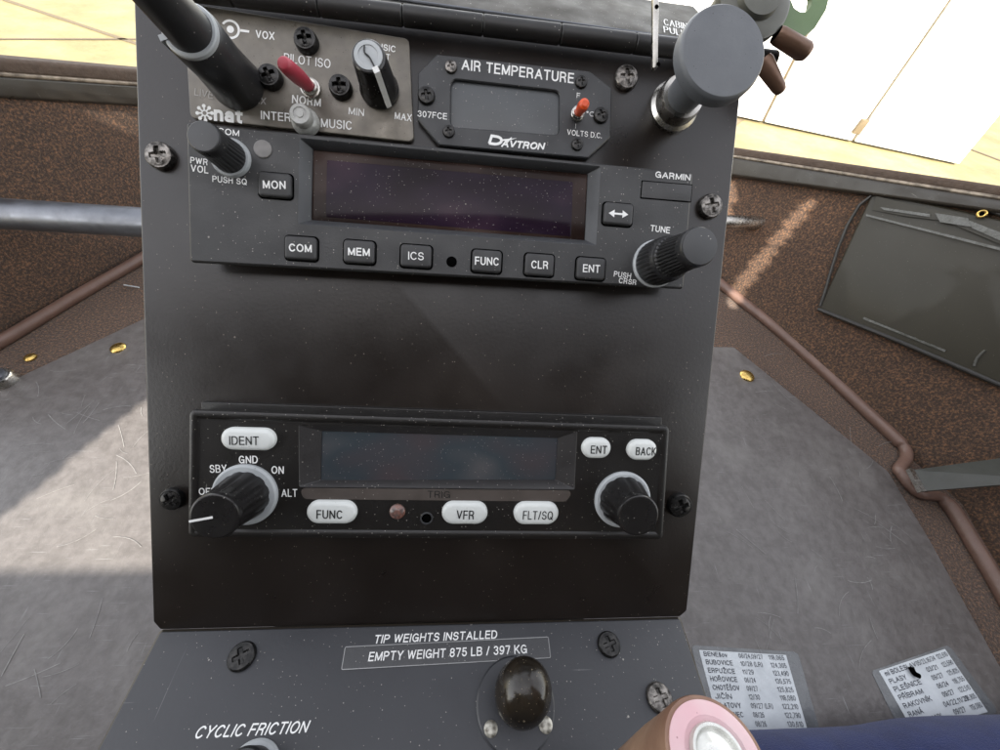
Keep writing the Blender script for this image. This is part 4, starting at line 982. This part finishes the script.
def xknob(base, tip, rb, rt, ringr, pointer):
    b, H, r0, r1 = knob_geom(base, tip, rb, rt, PANEL, HF)
    k = obj('rotary_knob', lathe([(r0, .0008), (r0 * 1.0, .0015), (r1 * 1.0, H * .7), (r1 * .97, H - .0022), (r1 * 1.0, H - .002), (r1 * 1.0, H - .0007), (r1 * .96, H - .0002), (r1 * .9, H), (r1 * .1, H)], 144, 12, r0 * .055, (.001, H - .0023)), 'knobgloss', t, off=Matrix.Translation(b))
    rg = ringr * proj(PANEL @ b)[2] / FPX
    obj('skirt', lathe([(rg, 0), (rg, .0008), (rg * .93, .0013), (r0 * .9, .0013)], 64), 'ring', k)
    if pointer:
        a = math.atan2(pointer[1], pointer[0]); bm_ = bmesh.new(); d = Vector((math.cos(a), math.sin(a), 0)); s = Vector((-d.y, d.x, 0)) * r1 * .05
        z = H + .0002
        flatpoly(bm_, [d * r1 * .02 - s, d * r1 * .97 - s, d * r1 * .97 + s, d * r1 * .02 + s], z); obj('pointer', bm_, 'white', k)
xknob((246, 494), (215.5, 519.3), 24.5, 24, 31, (-.97, -.2))
xknob((622, 499), (635.8, 519), 24.5, 21.5, 28.5, None)

# =================================================================== PULL KNOB
b, H, r0, rt = knob_geom((673, 107.5), (723.5, 50.5), 24, 45.5)
t = thing('pull_knob', 'large round grey pull knob on a metal collar at the upper right', 'knob', PANEL, b)
obj('collar', lathe([(r0 * 1.02, 0), (r0 * 1.02, .0012), (r0 * .95, .0018), (r0 * .9, .0022), (r0 * .9, .005), (r0 * .84, .0062), (r0 * .6, .0062)], 64), 'steel', t)
obj('knob', lathe([(r0 * .66, .004), (r0 * .70, H * .6), (r0 * .74, H * .68), (r0 * .85, H * .74), (rt * .82, H * .80), (rt * .96, H * .825), (rt, H * .85), (rt, H - .0012), (rt * .975, H - .0004), (rt * .94, H), (rt * .6, H + .0002), (rt * .1, H + .0003)], 96), 'greycap', t, ang=32)

# =================================================================== ROUND FRICTION KNOB
c = hit(515.5, 704, LOWER)
t = thing('friction_knob', 'glossy black ball knob on a round base near the bottom centre', 'knob', LOWER, c)
rb = plen(78, 516, 704, LOWER) / 2
obj('base', lathe([(rb, 0), (rb, .0006), (rb * .96, .001), (rb * .3, .001)], 72), 'paint_low', t)
top = None
bestd = 1e9
for k in range(1, 300):
    p = proj(LOWER @ Vector((c.x, c.y, k * .0001))); dd = (p[1] - 689) ** 2 + (p[0] - 522) ** 2
    if dd < bestd: bestd = dd; bh = k * .0001
br = 28.5 * proj(LOWER @ Vector((c.x, c.y, .012)))[2] / FPX
tgt = LOWER.inverted() @ (CAMP + ray(523, 692) * ((LOWER @ Vector((c.x, c.y, .0115)) - CAMP).length / ray(523, 692).length))
offv = tgt - c
prof = [(br * .35, 0), (br * .35, .002), (br * .5, .003)] + [(br * math.sin(a), offv.z - br * 1.15 * math.cos(a)) for a in [math.radians(v) for v in range(35, 181, 8)]]
prof = [(max(r, .0001), z) for r, z in prof]
g = lathe(prof, 64)
for v in g.verts: k = max(0, v.co.z) / offv.z; v.co.x += offv.x * min(k, 1.6); v.co.y += offv.y * min(k, 1.6)
obj('ball', g, 'ballblack', t, ang=60)
for (x, y) in ((490.5, 729), (545, 725)):
    q = hit(x, y, LOWER) - c; r = plen(14, x, y, LOWER) / 2
    obj('rivet', lathe([(r, .0008), (r * .95, .0014), (r * .6, .0018), (r * .1, .0019)], 24), mat('chipped_rivet', (.5, .48, .42), .4, metal=.5, ns=700, col2=(.1, .09, .07)), t, off=Matrix.Translation(q))
c = hit(251, 775, LOWER)
t = thing('tension_dial', 'pale rimmed round dial just showing at the bottom edge under the writing', 'dial', LOWER, c)
r = plen(56, 251, 775, LOWER) / 2
obj('rim', lathe([(r, 0), (r, .0008), (r * .92, .0014), (r * .8, .0014)], 48), 'ring', t); obj('body', lathe([(r * .8, 0), (r * .78, .008), (r * .7, .009), (r * .1, .009)], 48), 'knob', t)

# =================================================================== GRIP (lower right)
ZG = .335
GF = Matrix.Translation((0, 0, ZG))
c = hit(716, 757, GF)
c = GF @ c
t = thing('grip_end', 'tan grip with a pink end ring and a silver centre at the bottom', 'grip', FLOOR, c)
k = (hit(672, 750, GF) - hit(716, 757, GF)).length / 44.5
ro, ri, rm = 50 * k, 44.5 * k, 26 * k
t.matrix_world = Matrix.Translation(c) @ Vector((-.05, .30, .95)).to_track_quat('Z', 'Y').to_matrix().to_4x4()
obj('sleeve', lathe([(ro * 1.06, -.045), (ro * 1.06, -.02), (ro * 1.03, -.012), (ro * 1.02, -.003), (ro, -.0008), (ro * .97, 0), (ri, 0)], 96), 'tan', t)
obj('end_ring', lathe([(ri * 1.01, -.001), (ri, .0003), (ri * .9, .0006), (rm * 1.2, .0008), (rm * 1.1, .0005), (rm * .9, .0003)], 96), 'pink', t)
obj('centre_plug', lathe([(rm, 0), (rm, .001), (rm * .94, .0016), (rm * .84, .0016), (rm * .78, .0009), (rm * .74, .001), (rm * .4, .0016), (rm * .1, .0018)], 64), mat('plug_metal', (.7, .7, .66), .3, metal=.6, ns=300), t)

# =================================================================== NAVY CLOTH
ZC = Matrix.Translation((0, 0, .03))
pp = [whit(x, y, ZC) for x, y in ((600, 868), (700, 856), (800, 850), (900, 842), (960, 830), (1030, 824), (1120, 820))]
pa_ = smooth_path(pp, 8); rs = [.062] * len(pa_)
g = tube(pa_, .06, 48, rs=rs)
for v in g.verts:
    n = math.sin(v.co.x * 31 + v.co.y * 40 + 2 * math.sin(v.co.x * 17)) * .0010 + math.sin(v.co.x * 11 - v.co.y * 50) * .0016; v.co.z += n
o = obj('cloth', g, 'navy', None, FLOOR, ang=80); tag(o, 'navy blue cloth fold along the lower right corner', 'cloth')

# =================================================================== THINGS AT THE TOP RIGHT
HU = .012
UF = PANEL @ Matrix.Translation((0, 0, HU))
c = hit(757, -2, UF)
t = thing('lock_cylinder', 'dark grey round switch body behind the large pull knob', 'switch', UF, c)
r = plen(70, 757, -2, UF) / 2
obj('barrel', lathe([(r * .85, -.02), (r * .9, -.004), (r, -.003), (r, -.0005), (r * .93, 0), (r * .6, .0004), (r * .55, .002), (r * .1, .0022)], 64), 'dome', t)
t = thing('key_tag', 'pale green looped tag hanging against the white door', 'key tag', UF)
g = bmesh.new(); z = -.004
outr = [hit(x, y, UF, z) for x, y in ((781, -22), (812, -26), (830, -6), (826, 10), (815, 28), (802, 38), (784, 34), (778, 10))]
inr = [hit(x, y, UF, z) for x, y in ((793, -14), (806, -16), (813, -4), (811, 6), (806, 12), (800, 12), (794, 8), (790, -2))]
stack(g, [L3(inr, z - .002), L3(outr, z - .002), L3(outr, z), L3(inr, z), L3(inr, z - .002)], False, False)
obj('loop', g, 'green', t)
def lever(name, label, a, b, ra, rb_, h):
    p, q = hit(*a, UF, h), hit(*b, UF, h); d = (q - p); L_ = d.length
    r1_, r2_ = plen(ra, *a, UF, h) / 2, plen(rb_, *b, UF, h) / 2
    g = lathe([(r1_ * .9, 0), (r1_, L_ * .1), (r2_, L_ * .85), (r2_ * .8, L_ * .95), (r2_ * .3, L_)], 28)
    o = obj(name, g, 'keybrown', None, UF @ Matrix.Translation(p) @ d.to_track_quat('Z', 'Y').to_matrix().to_4x4()); tag(o, label, 'lever')
lever('toggle_lever', 'reddish brown rounded lever end under the green tag', (776, 34), (809, 54), 15, 16, -.002)
lever('toggle_lever', 'brown tapered lever end just right of the large pull knob', (762, 60), (782, 93), 16, 11, -.006)
